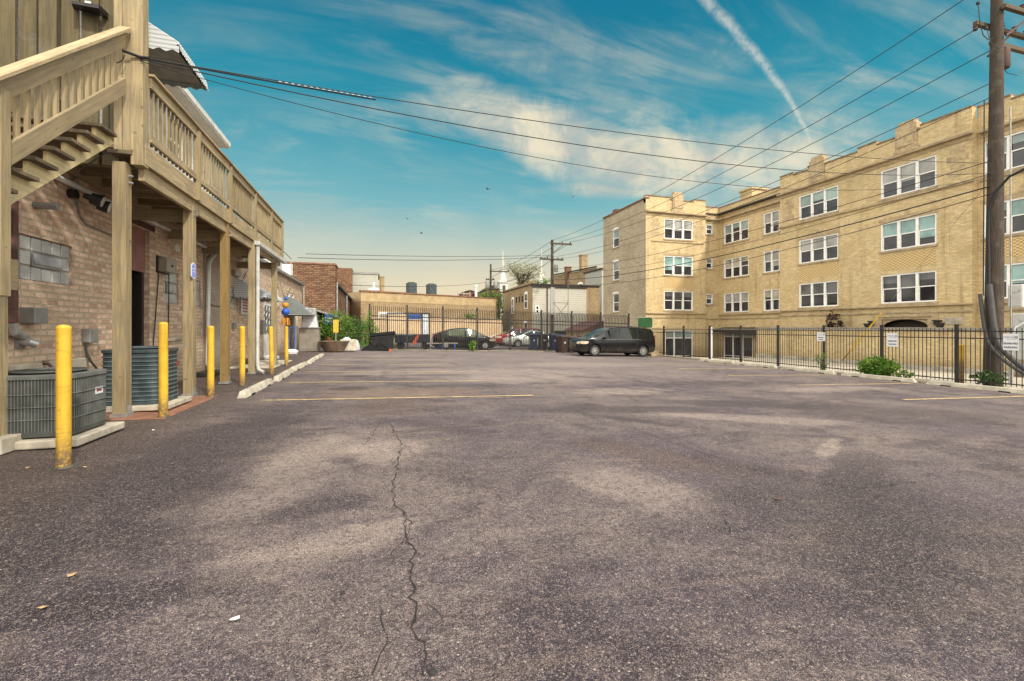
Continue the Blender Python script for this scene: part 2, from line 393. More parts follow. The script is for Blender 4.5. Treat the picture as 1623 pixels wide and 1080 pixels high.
    fn3=t.noise(p,22,3,.7); c=t.mix(t.ss(fn3,.5,.36,0,.4),c,(.06,.05,.052))
    gm=t.n('ShaderNodeGamma'); t.put(gm.inputs[0],c); gm.inputs[1].default_value=1.5
    c=t.vm('MULTIPLY',gm.outputs[0],(1.48,1.47,1.66))
    t.put(b.inputs['Base Color'],c); t.put(b.inputs['Roughness'],t.ss(n4,.3,.7,.72,.92)); b.inputs['Specular IOR Level'].default_value=.35
    t.put(b.inputs['Normal'],t.bump(t.m('ADD',fn,t.m('MULTIPLY',fn2,.8)),1.0,.008))
    MATS[name]=m; return m
ASPH=asphalt('asphalt')
EARTH=paint('earth',(.17,.15,.12),.95,.3,1.2,dirt=.5)
CONC=paint('concrete',(.50,.45,.36),.9,.18,4,dirt=.55,bump=.35,dirtcol=(.14,.12,.09))
CONCP=paint('pale_concrete',(.46,.41,.33),.9,.2,3,dirt=.5,bump=.3)
STONE=paint('limestone',(.42,.325,.20),.85,.16,3,dirt=.5,bump=.25,dirtcol=(.16,.12,.08))
STONED=paint('carved_stone',(.47,.36,.215),.9,.18,7,dirt=.45,bump=.5,dirtcol=(.2,.15,.09))
YBRICK=brick('yellow_brick',(.80,.625,.345),(.59,.435,.215),(.47,.38,.245),(.86,.71,.45),.22,.072,.010,.45,.6,-.8,bump=.6,dirtcol=(.20,.13,.06))
GBRICK=brick('grey_common_brick',(.54,.45,.31),(.38,.305,.20),(.43,.37,.27),(.64,.55,.40),.30,.105,.022,.45,.35,bump=.6,dirtcol=(.12,.10,.075))
PBRICK=brick('pink_common_brick',(.80,.61,.46),(.64,.46,.33),(.47,.385,.28),(.52,.29,.20),.25,.09,.016,.25,.22,0,bump=1.2,dirtcol=(.10,.07,.045))
RBRICK=brick('brown_brick',(.33,.18,.10),(.15,.072,.042),(.10,.065,.045),(.46,.29,.17),.34,.12,.022,.55,.35,bump=1.2)
TBRICK=brick('tan_brick',(.43,.31,.17),(.27,.185,.095),(.34,.26,.16),(.52,.39,.23),.30,.105,.02,.5,.4)
DBRICK=brick('dark_red_brick',(.22,.085,.05),(.15,.06,.04),(.2,.13,.1),None,.215,.075,.01)
WOODZ=paint('painted_wood_upright',(.36,.28,.155),.75,.22,5,grain=2,dirt=.35,bump=.35,dirtcol=(.1,.075,.04))
WOODY=paint('painted_wood_beam',(.42,.325,.185),.75,.2,5,grain=1,dirt=.4,bump=.35,dirtcol=(.1,.075,.04))
WOODX=paint('painted_wood_joist',(.36,.28,.16),.75,.2,5,grain=0,dirt=.4,bump=.35,dirtcol=(.07,.05,.03))
WOODN=paint('bare_wood_stringer',(.74,.61,.33),.7,.16,4,grain=1,dirt=.2,bump=.3,dirtcol=(.3,.2,.08))
WOODT=paint('new_treated_post',(.36,.235,.08),.75,.2,5,grain=2,dirt=.3,bump=.35,dirtcol=(.15,.09,.03))
TREAD=paint('dark_tread',(.14,.105,.06),.8,.3,6,dirt=.5)
POLEW=paint('weathered_pole',(.088,.064,.046),.9,.45,7,grain=2,dirt=.6,bump=.9,dirtcol=(.04,.028,.02))
def yellowpaint():
    m,t,b=newmat('yellow_paint'); g=t.n('ShaderNodeNewGeometry').outputs['Position']; z=t.sep(g)[2]; oi=t.n('ShaderNodeObjectInfo').outputs['Random']
    n=t.noise(g,5,6,.65); f=t.noise(g,28,5,.7); v=t.noise(t.vm('MULTIPLY',g,(14,14,1.2)),1,5,.65); h=t.noise(t.vm('MULTIPLY',g,(3,3,30)),1,4,.6)
    c=t.mix(t.ss(n,.3,.7),(.66,.385,.025),(.80,.50,.04)); c=t.mix(t.ss(oi,0,1,0,.25),c,(.5,.3,.03))
    c=t.mix(t.ss(v,.50,.74,0,.65),c,(.36,.215,.03)); c=t.mix(t.ss(h,.60,.74,0,.5),c,(.25,.16,.05))
    c=t.mix(t.ss(f,.63,.68,0,.85),c,(.10,.07,.05)); c=t.mix(t.m('MULTIPLY',t.ss(z,.42,.0),t.ss(f,.28,.55)),c,(.13,.085,.05))
    t.put(b.inputs['Base Color'],c); t.put(b.inputs['Roughness'],t.ss(n,.3,.7,.45,.75)); t.put(b.inputs['Normal'],t.bump(t.m('ADD',f,n),.4,.006)); return m
YELLOW=yellowpaint()
WHITEP=paint('white_frame',(.86,.85,.83),.5,.06,4,dirt=.2,bump=.05)
WHITEM=paint('white_metal',(.68,.68,.64),.4,.08,5,dirt=.3,bump=.05)
WHITES=siding('white_siding',(.74,.73,.68),.2)
CREAMS=siding('pale_siding',(.47,.45,.38),.24)
GREYS=siding('grey_siding',(.36,.36,.31),.16)
BEIGEC=paint('beige_sheet',(.60,.44,.27),.6,.08,3,dirt=.3,bump=.05)
BLACKM=paint('black_iron',(.022,.019,.018),.5,.3,8,dirt=.2,bump=.05)
DARK=paint('dark_void',(.010,.010,.012),.8,.3,3,dirt=0,bump=0)
GREYM=paint('grey_metal',(.26,.26,.25),.45,.12,5,metal=.3,dirt=.3,bump=.05)
GALV=paint('galvanised',(.42,.42,.41),.4,.15,7,metal=.5,dirt=.3,bump=.05)
ACG=paint('condenser_grey',(.145,.155,.145),.55,.2,5,dirt=.35,bump=.05)
ACT=paint('condenser_teal',(.045,.065,.072),.55,.25,5,dirt=.3,bump=.05)
ACTL=paint('condenser_slat',(.12,.17,.18),.5,.2,5,dirt=.2,bump=.05)
RUBBER=paint('rubber',(.018,.018,.019),.75,.2,8,dirt=.2,bump=.1)
WIRE=paint('cable_jacket',(.016,.015,.016),.6,.2,8,dirt=0,bump=0)
WIREL=paint('bare_aluminium',(.55,.57,.6),.35,.1,8,metal=.7,dirt=0,bump=0)
MAROON=paint('maroon_board',(.27,.125,.105),.75,.14,5,dirt=.4)
ROOFT=paint('roof_tar',(.055,.045,.04),.9,.3,3,dirt=.3)
TERRA=paint('clay_coping',(.27,.135,.085),.85,.3,5,dirt=.4)
SIGNW=paint('sign_white',(.74,.74,.76),.45,.04,3,dirt=.1,bump=0)
SIGNB=paint('sign_navy',(.03,.045,.12),.5,.1,3,dirt=0,bump=0)
SIGNR=paint('sign_dark_red',(.23,.06,.045),.5,.1,3,dirt=0,bump=0)
SIGNBL=paint('sign_blue',(.02,.09,.33),.45,.1,3,dirt=0,bump=0)
GLASSD=glassy('dark_glass',(.030,.031,.038))
GLASSB=glassy('blind_glass',(.28,.36,.34),.06,.6,.25)
GLASSV=glassy('vehicle_glass',(.006,.009,.008),.03,.5)
BLINDS=[GLASSB,glassy('blind_grey',(.33,.33,.31),.06,.5,.25),glassy('blind_teal',(.22,.35,.34),.06,.6,.3),glassy('curtain_cream',(.36,.33,.27),.08,.5,.35),glassy('blind_dim',(.10,.105,.11),.05,.6,.4)]
def glassblock():
    m,t,b=newmat('glass_block'); v,pos,p=wallvec(t); s=t.sep(v)
    wv=t.m('SINE',t.m('MULTIPLY',t.m('ADD',s[0],s[1]),210.))
    n=t.noise(pos,2.1,3,.5)
    c=t.mix(t.ss(wv,-.4,.5),(.30,.31,.30),(.80,.80,.77)); c=t.mix(t.ss(n,.4,.7,0,.5),c,(.22,.24,.25))
    t.put(b.inputs['Base Color'],c); b.inputs['Roughness'].default_value=.18; t.put(b.inputs['Normal'],t.bump(wv,.3,.01)); return m
BLOCKG=glassblock()
def weave():
    m,t,b=newmat('basket_weave_brick'); v,pos,p=wallvec(t); s=t.sep(v)
    u=t.m('DIVIDE',s[0],.11); w_=t.m('DIVIDE',s[1],.072); row=t.m('FLOOR',w_)
    ch=t.m('MODULO',t.m('ABSOLUTE',t.m('FLOOR',t.m('ADD',u,t.m('MULTIPLY',t.m('MODULO',t.m('ABSOLUTE',row),2.),1.)))),2.)
    n=t.noise(pos,5,4,.6)
    c=t.mix(ch,(.42,.29,.13),(.68,.51,.26)); c=t.mix(t.ss(n,.5,.8,0,.4),c,(.4,.27,.12))
    t.put(b.inputs['Base Color'],c); b.inputs['Roughness'].default_value=.9; t.put(b.inputs['Normal'],t.bump(ch,.8,.03)); return m
WEAVE=weave()
def leafmat(name,c1,c2,c3):
    m,t,b=newmat(name); p=t.n('ShaderNodeNewGeometry').outputs['Position']
    wn=t.noise(p,19,2,.5); n=t.noise(p,2.4,3,.6)
    c=t.mix(t.ss(wn,.35,.65),c1,c2); c=t.mix(t.ss(n,.5,.68),c,c3)
    t.put(b.inputs['Base Color'],c); b.inputs['Roughness'].default_value=.55
    tr=t.n('ShaderNodeBsdfTranslucent'); t.put(tr.inputs['Color'],c); mx=t.n('ShaderNodeMixShader'); mx.inputs[0].default_value=.3
    t.L.new(b.outputs[0],mx.inputs[1]); t.L.new(tr.outputs[0],mx.inputs[2]); t.L.new(mx.outputs[0],t.N['Material Output'].inputs[0]); return m
LEAFG=leafmat('leaf_green',(.06,.15,.015),(.14,.27,.03),(.26,.38,.05))
LEAFD=leafmat('leaf_dark',(.03,.08,.015),(.07,.15,.025),(.13,.23,.04))
LEAFB=leafmat('leaf_blossom',(.24,.25,.11),(.46,.45,.30),(.60,.58,.46))
LEAFR=leafmat('leaf_purple',(.035,.012,.012),(.06,.02,.02),(.02,.01,.01))
WOODS=paint('painted_wood_sloping',(.42,.325,.185),.75,.2,5,grain=1,dirt=.4,bump=.35,dirtcol=(.1,.075,.04),rx=-R(39.5))
BARK=paint('bark',(.10,.075,.055),.95,.3,9,dirt=.3,bump=.6)
def carpaint(name,col,rough=.25,metal=0.):
    m,t,b=newmat(name); g=t.n('ShaderNodeTexCoord').outputs['Object']; n=t.noise(g,3,5,.6); z=t.sep(g)[2]
    c=t.mix(t.m('MULTIPLY',t.ss(z,.75,.2),t.ss(n,.3,.7,.2,.6)),col,(.10,.085,.065))
    t.put(b.inputs['Base Color'],c); b.inputs['Roughness'].default_value=rough; b.inputs['Metallic'].default_value=metal
    b.inputs['Coat Weight'].default_value=.4; b.inputs['Coat Roughness'].default_value=.03; b.inputs['Specular IOR Level'].default_value=.2; MATS[name]=m; return m
CARBLK=carpaint('car_black',(.005,.005,.007)); CARRED=carpaint('car_red',(.24,.012,.022)); CARSIL=carpaint('car_silver',(.50,.53,.50),.3,.5); CARWHT=carpaint('car_white',(.62,.62,.60))
CHROME=paint('chrome',(.55,.55,.55),.15,.05,4,metal=.9,dirt=0,bump=0)
ALLOY=paint('alloy',(.42,.41,.38),.35,.1,6,metal=.5,dirt=.2,bump=0)
LAMPG=paint('lamp_lens',(.62,.5,.36),.12,.1,8,coat=1,dirt=0,bump=0)
LAMPR=paint('tail_lens',(.25,.01,.01),.15,.1,8,coat=1,dirt=0,bump=0)
BINB=paint('bin_blue',(.014,.03,.08),.5,.15,4,dirt=.3,bump=.05)
BINBR=paint('bin_brown',(.05,.028,.024),.55,.2,4,dirt=.3,bump=.05)
BINK=paint('bin_black',(.016,.016,.017),.5,.2,4,dirt=.3,bump=.05)
GREENB=paint('board_green',(.01,.08,.015),.5,.15,3,dirt=.2,bump=0)
ORANGE=paint('orange_paint',(.6,.10,.02),.5,.15,4,dirt=.2,bump=0)
CONDUIT=paint('dark_conduit',(.065,.06,.06),.55,.15,6,dirt=.3,bump=.05)
SPIRE=paint('spire_white',(.50,.49,.44),.6,.1,2,dirt=.2)
GLASSG=glassy('pale_green_glass',(.20,.24,.15),.05,.4,.4)
STONEK=paint('dark_stone',(.03,.028,.028),.9,.3,20)
BALB=paint('blue_paper',(.02,.10,.50),.5,.1,5,dirt=.1,bump=0); BALO=paint('orange_paper',(.60,.26,.03),.55,.15,5,dirt=.1,bump=0)
STEEL=paint('stainless',(.30,.265,.22),.4,.1,4,metal=.3,dirt=.12,bump=.05)
PLASTW=paint('white_plastic',(.66,.66,.68),.4,.08,5,dirt=.2,bump=.1)
BROWNP=paint('brown_planter',(.18,.12,.085),.7,.25,4,dirt=.4)
PAVER=paint('red_paver',(.27,.125,.075),.9,.2,5,dirt=.4,bump=.3)
TARP=paint('black_tarp',(.010,.010,.010),.75,.3,5,dirt=.1,bump=.6,spec=.15)
RUST=paint('rusty_pipe',(.09,.04,.03),.7,.4,8,dirt=.5)
# ------------------------------------------------------------------ ground sheets
def sheet(name,xs,ys,mat,dz=0,fn=gz):
    mb=MB(); nx=len(xs)
    vs=[(x,y,fn(x,y)+dz) for y in ys for x in xs]
    fs=[(j*nx+i,j*nx+i+1,(j+1)*nx+i+1,(j+1)*nx+i) for j in range(len(ys)-1) for i in range(nx-1)]
    mb.add(vs,fs); o=mb.build(name,mat); o['kind']='structure'; return o
sheet('ground',[-900,-200,-60,-20,-4,0,8,18.05,20,24,30,60,200,900],[-600,-100,-20,0,24,26,40,60,120,300,1500],EARTH,-.008,gz2)
sheet('parking_lot',[-12,-4,0,8,17.3],[-14,0,10,20,29.2],ASPH)
sheet('alley_road',[-12,-4,0,8,17.3],[29.6,35,40,46],ASPH,.0)
sheet('alley_pavement',[18.05,20,24.9],[-14,0,24,26,60],CONCP,-.002,gz2)
def slab(name,x0,x1,y0,y1,h,mat):
    mb=MB(); xs=sorted({x0,x1}|({-4.} if x0<-4<x1 else set())); 
    for a,b in zip(xs,xs[1:]):
        mb.add([(a,y0,gz(a)-.05),(b,y0,gz(b)-.05),(b,y1,gz(b)-.05),(a,y1,gz(a)-.05)]+[(a,y0,gz(a)+h),(b,y0,gz(b)+h),(b,y1,gz(b)+h),(a,y1,gz(a)+h)],[(0,3,2,1),(4,5,6,7),(0,1,5,4),(1,2,6,5),(2,3,7,6),(3,0,4,7)])
    o=mb.build(name,mat,bevel=.015); o['kind']='structure'; return o
slab('fence_kerb',17.3,18.05,-14,29.2,.05,paint('kerb_concrete',(.27,.235,.185),.95,.25,3,dirt=.6,bump=.4))
slab('fence_kerb',-.6,18.05,29.2,29.6,.05,MATS['kerb_concrete'])
slab('paver_pavement',-4.55,-2.95,7.75,10.05,.012,PAVER)
slab('door_pavement',-4.55,-3.2,16.2,19.6,.03,CONC)
def linemat():
    m,t,b=newmat('worn_yellow_line'); p=t.n('ShaderNodeNewGeometry').outputs['Position']
    n=t.noise(p,7,6,.7); n2=t.noise(p,60,3,.6)
    k=t.m('MAXIMUM',t.ss(n,.40,.64),t.ss(n2,.47,.66))
    t.put(b.inputs['Base Color'],t.mix(k,(.68,.47,.17),(.22,.18,.14))); b.inputs['Roughness'].default_value=.85; return m
LINE=linemat(); YCOPE=paint('grey_coping',(.27,.24,.20),.9,.2,4,dirt=.5,bump=.3); COPE=paint('dark_coping',(.24,.185,.125),.9,.25,5,dirt=.6,bump=.4)
def line(x0,x1,y,wd=.10,skew=0):
    xs=[x0+(x1-x0)*i/4 for i in range(5)]; mb=MB()
    for a,b in zip(xs,xs[1:]):
        f=lambda x:y+skew*(x-x0)/(x1-x0)
        mb.quad((a,f(a)-wd/2,gz(a)+.004),(b,f(b)-wd/2,gz(b)+.004),(b,f(b)+wd/2,gz(b)+.004),(a,f(a)+wd/2,gz(a)+.004))
    o=mb.build('parking_line',LINE); o['kind']='structure'
for y in (9.35,12.2,14.95,17.7,20.4,23.1): line(-2.05,3.25,y)
for y in (7.6,10.4,13.15,15.9,18.6): line(11.8,16.5,y)
# cracks
CRK=paint('crack_dark',(.022,.018,.015),1,.3,20,dirt=0,bump=0)
def crack(px,wd,seed,fade=True):
    r=random.Random(seed); pts=[V((*onG(x,y),0)) for x,y in px]; out=[]
    for a,b in zip(pts,pts[1:]):
        L=(b-a).length; n=max(2,int(L/.045)); nr=V((-(b-a).y,(b-a).x,0)).normalized()
        for i in range(n): out.append(a.lerp(b,i/n)+nr*r.gauss(0,.011)+(b-a)*r.uniform(-.2,.2)/n)
    mb=MB(); vs=[];
    for i,p in enumerate(out):
        d=(out[min(i+1,len(out)-1)]-out[max(0,i-1)]).normalized(); nr=V((-d.y,d.x,0)); k=min(1,4*min(i,(len(out)-1-i) if fade else 9e9)/len(out)+.15)
        w1=wd*k*max(.12,r.gauss(.6,.42)); w2=wd*k*max(.12,r.gauss(.6,.42))
        for q in (p-nr*w1,p+nr*w2): vs.append((q.x,q.y,gz(q.x)+.0035))
    mb.add(vs,[(2*i,2*i+1,2*i+3,2*i+2) for i in range(len(out)-1)])
    o=mb.build('pavement_crack',CRK); o['kind']='structure'
crack([(612,660),(628,690),(637,705),(630,735),(622,770),(626,800),(640,815),(644,850),(655,875),(648,905),(660,955),(656,985),(660,1015),(676,1030),(664,1090)],.007,1,False)
crack([(640,800),(650,830),(645,860)],.005,2)
crack([(600,960),(612,1010),(604,1050),(590,1090)],.005,3,False)
crack([(985,618),(1000,632),(1020,642)],.008,4)
crack([(840,652),(885,668),(940,672),(1000,678),(1060,700),(1125,722),(1190,745),(1255,758),(1310,776),(1330,785)],.005,5)
crack([(1340,776),(1400,772),(1440,766),(1500,762)],.006,6)
crack([(1148,825),(1157,838),(1152,852)],.010,7)
crack([(1380,690),(1420,703)],.006,8)
crack([(610,655),(590,690),(575,712)],.004,9)
crack([(637,705),(660,722),(672,745)],.003,10)


crack([(637,705),(655,712),(690,718),(730,745)],.003,11)
crack([(644,850),(625,872),(618,905)],.003,12)
crack([(660,955),(690,968),(712,1000)],.003,13)
crack([(930,640),(985,652),(1030,668)],.004,14)
crack([(1420,800),(1470,815),(1530,822)],.004,15)
crack([(760,600),(800,606),(850,604)],.006,16)
def wallop(mb,O,u,n,L,z0,z1,ops,depth=.12):
    """wall face along u with real openings [(a,b,za,zb)] and their reveals; n = outward"""
    O,u,n=V(O),V(u),V(n)
    us=sorted({0,L}|{q for o in ops for q in o[:2]}); zs=sorted({z0,z1}|{q for o in ops for q in o[2:]})
    P=lambda a,z,dd=0:O+u*a+V((0,0,z))-n*dd
    for a,b in zip(us,us[1:]):
        for c,d in zip(zs,zs[1:]):
            am,cm=(a+b)/2,(c+d)/2
            if any(o[0]<am<o[1] and o[2]<cm<o[3] for o in ops): continue
            mb.quad(P(a,c),P(b,c),P(b,d),P(a,d))
    for a,b,c,d in ops:
        mb.quad(P(a,c),P(a,d),P(a,d,depth),P(a,c,depth)); mb.quad(P(b,c),P(b,d),P(b,d,depth),P(b,c,depth))
        mb.quad(P(a,c),P(b,c),P(b,c,depth),P(a,c,depth)); mb.quad(P(a,d),P(b,d),P(b,d,depth),P(a,d,depth))
def lb(O,u,n):
    O,u,n=V(O),V(u),V(n)
    def f(mb,a,b,z0,z1,n0,n1):
        return mb.obox(O+u*(a+b)/2+n*(n0+n1)/2+V((0,0,(z0+z1)/2)),u*(b-a)/2,n*(n1-n0)/2,(0,0,(z1-z0)/2))
    return f
def window(parent,O,u,n,a,b,z0,z1,lights=3,rec=.12,blind=True,sill=STONE,frame=WHITEP,seed=0,mul=.13,label=None):
    r=random.Random(seed+int(a*10)+int(z0*7)); f=lb(O,u,n); fr=MB(); e=.075
    f(fr,a,a+e,z0,z1,-rec+.01,-rec+.09); f(fr,b-e,b,z0,z1,-rec+.01,-rec+.09)
    f(fr,a+e,b-e,z1-e,z1,-rec+.01,-rec+.09); f(fr,a+e,b-e,z0,z0+e,-rec+.01,-rec+.09)
    wl=(b-a-2*e-mul*(lights-1))/lights; gl=MB(); bl=MB(); zm=(z0+z1)/2+.02
    for i in range(lights):
        x0=a+e+i*(wl+mul); x1=x0+wl
        if i: f(fr,x0-mul,x0,z0+e,z1-e,-rec+.01,-rec+.085)
        f(fr,x0,x1,zm-.025,zm+.025,-rec+.005,-rec+.06)
        for q in (x0,x1-.03): f(fr,q,q+.03,z0+e,zm-.025,-rec+.005,-rec+.05)
        f(gl,x0,x1,z0+e,z1-e,-rec-.012,-rec+.004)
        if blind:
            drop=zm if r.random()<.7 else zm+r.uniform(.1,.4) if r.random()<.6 else zm-r.uniform(.1,.4)
            f(bl,x0+.01,x1-.01,max(z0+.1,drop),z1-e,-rec+.005,-rec+.012)
    w=fr.build('window',frame,parent,label=label); gl.build('pane',GLASSD,w)
    if blind: bl.build('blind',r.choice(BLINDS),w)
    if sill:
        s=MB(); f(s,a-.06,b+.06,z0-.11,z0,-rec,.06); s.build('sill',sill,w)
    return w
# ================================================================== left brick building
X0=-4.6
WO=(X0,2.,0); WU=(0,1,0); WN=(1,0,0); WL=29.5
lbd=thing('brick_building','long pinkish brick building along the left edge with a wooden gallery on its front','building',(X0-4,16,0))
f=lb(WO,WU,WN)
def yz(px,py): y,z=onX(px,py,X0); return y-2,z
def rect(x0,y0,x1,y1):
    a,z1=yz(x0,y0); b,z0=yz(x1,y1)
    return a,b,z0,z1
g1=(yz(27,410)[0],yz(115,410)[0],1.55,2.2); a,zc=yz(71,410)
_,zt=yz(27,368); _,zb=yz(27,442); g1=(g1[0]-.1,g1[1],zb,zt)
dr=(yz(205,450)[0],yz(237,450)[0],0.02,yz(237,367)[1])
g2=(yz(259,455)[0],yz(283,455)[0],yz(270,482)[1],yz(270,431)[1])
g3=(yz(311,470)[0],yz(318,470)[0],yz(314,487)[1],yz(314,445)[1])
g4=(yz(364,470)[0],yz(377,470)[0],yz(370,490)[1],yz(370,455)[1])
wd=(yz(418,520)[0],yz(433,520)[0],0.05,yz(425,478)[1])
arch=[]
for px in (438.5,457.5,464): 
    a,_=yz(px,460); arch.append((a-.35,a+.35,2.35,3.2))
d2=(yz(469,520)[0]-.3,yz(469,520)[0]+.6,.05,2.2)
OPS=[g1,dr,g2,g3,g4,wd,d2]+arch
mb=MB(); wallop(mb,WO,WU,WN,WL,-.1,4.0,OPS,.14)
mb.box(X0-9,X0,1.9,2.0,-.1,4.0); mb.box(X0-9,X0,31.5,31.6,-.1,4.0); mb.box(X0-9.1,X0-9,2,31.5,-.1,4.0)
wl=mb.build('wall',PBRICK,lbd)
# painted stretch of the wall beyond the downspout
a0,_=yz(322,500); a1,_=yz(357,500)
PB2=brick('painted_brick',(.42,.36,.29),(.38,.32,.26),(.36,.31,.25),None,.215,.082,.011,.3,.3,0,bump=.7,dirtcol=(.12,.09,.07))
mb=MB(); f(mb,a0,a1,0.0,3.45,0,.035); mb.build('wall',PB2,lbd,label='grey painted stretch of wall beside the downspout')
mb=MB(); f(mb,0,WL,4.0,4.10,-9,.05); rf=mb.build('roof',ROOFT,lbd)
mb=MB(); f(mb,16.1,WL,3.93,4.06,.05,.20); mb.build('gutter',GREYM,lbd,bevel=.01)
mb=MB(); mb.tube([(X0+.14,31.3,3.93),(X0+.14,31.3,.1)],.05,8); mb.build('downspout',GALV,lbd,smooth=True)
# glass block windows
def gblock(o,nx,nz,vent=None,nm='glass_block_window'):
    a,b,z0,z1=o; m2=MB(); f(m2,a,b,z0,z1,-.10,-.06); wn=m2.build(nm,CONCP,lbd)
    m3=MB(); cw=(b-a)/nx; ch=(z1-z0)/nz
    for i in range(nx):
        for k in range(nz):
            x0,x1,c0,c1=a+i*cw+.012,a+(i+1)*cw-.012,z0+k*ch+.012,z0+(k+1)*ch-.012
            if vent and not (x1<vent[0] or x0>vent[1] or c1<vent[2] or c0>vent[3]): continue
            f(m3,x0,x1,c0,c1,-.06,-.035)
    m3.build('glass_blocks',BLOCKG,wn,bevel=.008)
    if vent:
        m4=MB(); va,vb,v0,v1=vent
        f(m4,va,vb,v0,v1,-.05,-.02); vt=m4.build('vent_sash',GREYM,wn); m5=MB(); f(m5,va+.03,vb-.03,v0+.04,v1-.03,-.02,-.012); m5.build('vent_pane',glassy('vent_glass',(.34,.36,.40),.15,.6,.5),wn)
cw=(g1[1]-g1[0])/6; ch=(g1[3]-g1[2])/3
gblock(g1,6,3,(g1[0]+2*cw,g1[0]+5*cw,g1[2]+ch,g1[2]+2*ch))
gblock(g2,4,3,(g2[0]+.25*(g2[1]-g2[0]),g2[0]+.75*(g2[1]-g2[0]),g2[2]+.34*(g2[3]-g2[2]),g2[2]+.66*(g2[3]-g2[2])))
gblock(g3,3,3); gblock(g4,4,4,(g4[0]+.0,g4[0]+.5*(g4[1]-g4[0]),g4[2]+.5*(g4[3]-g4[2]),g4[2]+.75*(g4[3]-g4[2])))
for o in (g1,g2):
    mb=MB(); f(mb,o[0]-.1,o[1]+.25,.60,.80,-.02,.06) if o is g1 else f(mb,o[0]-.1,o[1]+.1,.98,1.05,-.02,.05)
    mb.build('ledge',CONC,lbd,bevel=.01)
# dark doorway with boarded transom
mb=MB(); f(mb,dr[0],dr[1],dr[2],dr[3],-.5,-.45); dw=mb.build('doorway',DARK,lbd)
zt=yz(237,433)[1]; mb=MB(); f(mb,dr[0]+.0,dr[1],zt,dr[3],-.13,-.08); mb.build('transom_board',MAROON,dw)
mb=MB(); f(mb,dr[0]+.02,dr[0]+.12,dr[2],zt,-.3,-.1); f(mb,dr[1]-.1,dr[1],dr[2],zt,-.3,-.1); mb.build('door_frame',BLACKM,dw)
mb=MB(); f(mb,dr[0]-.05,dr[1]+.22,dr[3]+.02,dr[3]+.14,-.02,.012); mb.build('lintel',RUST,dw)
# white door with security grille
a,b,z0,z1=wd
mb=MB(); f(mb,a,b,z0,z1,-.1,-.05); wdo=mb.build('door',WHITEM,lbd,label='white panelled door with a scrolled security grille')
mb=MB(); f(mb,a+.12,b-.12,1.02,z1-.18,-.05,-.04); mb.build('pane',GLASSD,wdo)
mb=MB()
for i in range(4):
    x=a+.18+(b-a-.36)*i/3; pts=[V(WO)+V(WN)*-.025+V(WU)*(x+.05*math.sin(k*1.1+i))+V((0,0,1.02+(z1-1.2)*k/24)) for k in range(25)]
    mb.tube(pts,.013,5)
mb.build('grille',WHITEM,wdo)
# arched windows beyond
for k,o in enumerate(arch):
    w_=window(lbd,WO,WU,WN,*o,lights=1,rec=.1,seed=k,blind=False,sill=CONC)
    mb=MB(); cx=(o[0]+o[1])/2; pts=[V(WO)+V(WU)*(cx+.40*math.cos(math.pi*i/10))+V((0,0,o[3]+.02+.22*math.sin(math.pi*i/10)))+V(WN)*.01 for i in range(11)]
    mb.prism(pts,V(WN)*.03); mb.build('arch',STONED,w_)
mb=MB(); f(mb,d2[0],d2[1],d2[2],d2[3],-.1,-.05); mb.build('door',WHITEM,lbd,label='far white door under the dark grey canopy')
# upper storey
up=MB(); up.box(X0-6,X0-.02,8.4,15.2,4.1,6.62); us=up.build('upper_storey',WHITES,lbd)
mb=MB(); mb.add([(X0+.38,8.3,6.66),(X0+.38,15.3,6.66),(X0-3,15.3,8.2),(X0-3,8.3,8.2),(X0-6.4,8.3,6.6),(X0-6.4,15.3,6.6)],[(0,1,2,3),(3,2,5,4)]); mb.build('roof',ROOFT,us)
mb=MB(); mb.box(X0-.02,X0+.42,8.35,15.28,6.58,6.64); mb.box(X0+.38,X0+.44,8.35,15.28,6.62,6.75); mb.build('gutter',WHITEM,us)
window(us,(X0-.02,2,0),WU,WN,9.9,10.9,5.0,6.2,1,rec=-.02,blind=False,sill=None)
# corrugated awning over the upper door
def awning(parent,y0,y1,xw,xo,zw,zo,mat,nm='awning',pitch=.085,drop=.16,under=None):
    mb=MB(); n=int((y1-y0)/pitch)*4; amp=.018
    ys=[y0+(y1-y0)*i/n for i in range(n+1)]
    vs=[]; 
    for i,y in enumerate(ys):
        k=amp*math.sin(i*math.pi/2)
        vs += [(xw,y,zw+k),(xo,y,zo+k),(xo+.03,y,zo-drop+k+.010*math.sin(i*math.pi/3))]
    mb.add(vs,[(3*i+j,3*i+3+j,3*i+4+j,3*i+1+j) for i in range(n) for j in (0,1)])
    for y in (y0,y1):      # wavy side wings
        m=24; top=[];bot=[]
        for i in range(m+1):
            s=i/m; x=xw+(xo-xw)*s; zt=zw+(zo-zw)*s; top.append((x,y,zt)); bot.append((x,y,zo-drop+.025*math.sin(i*1.5)))
        mb.add(top+bot,[(i,i+1,m+2+i,m+1+i) for i in range(m)])
    return mb.build(nm,mat,parent)
CORR=siding('corrugated_white',(.50,.53,.53),.075,.9)
for nd in CORR.node_tree.nodes:
    if nd.type=='MAP_RANGE' and abs(nd.inputs[1].default_value-.93)<.001: nd.inputs[1].default_value=.55; nd.inputs[2].default_value=.85; nd.inputs[4].default_value=.6
aw=thing('awning','white corrugated awning high above the wooden gallery','awning',(X0,10.2,6.2))
awning(aw,9.55,10.95,X0,-3.42,7.12,6.42,CORR,'canopy')
mb=MB(); mb.box(X0,-3.5,9.57,10.93,6.34,6.36); mb.build('soffit',paint('soffit_grey',(.2,.19,.17),.7),aw)
mb=MB()
for y in (9.6,10.9): mb.bar((X0,y,7.05),(-3.45,y,6.36),.03,.03); mb.bar((X0,y,6.4),(-3.45,y,6.37),.03,.03)
mb.bar((-3.44,9.55,6.37),(-3.44,10.95,6.37),.03,.03); mb.build('frame',WHITEM,aw)
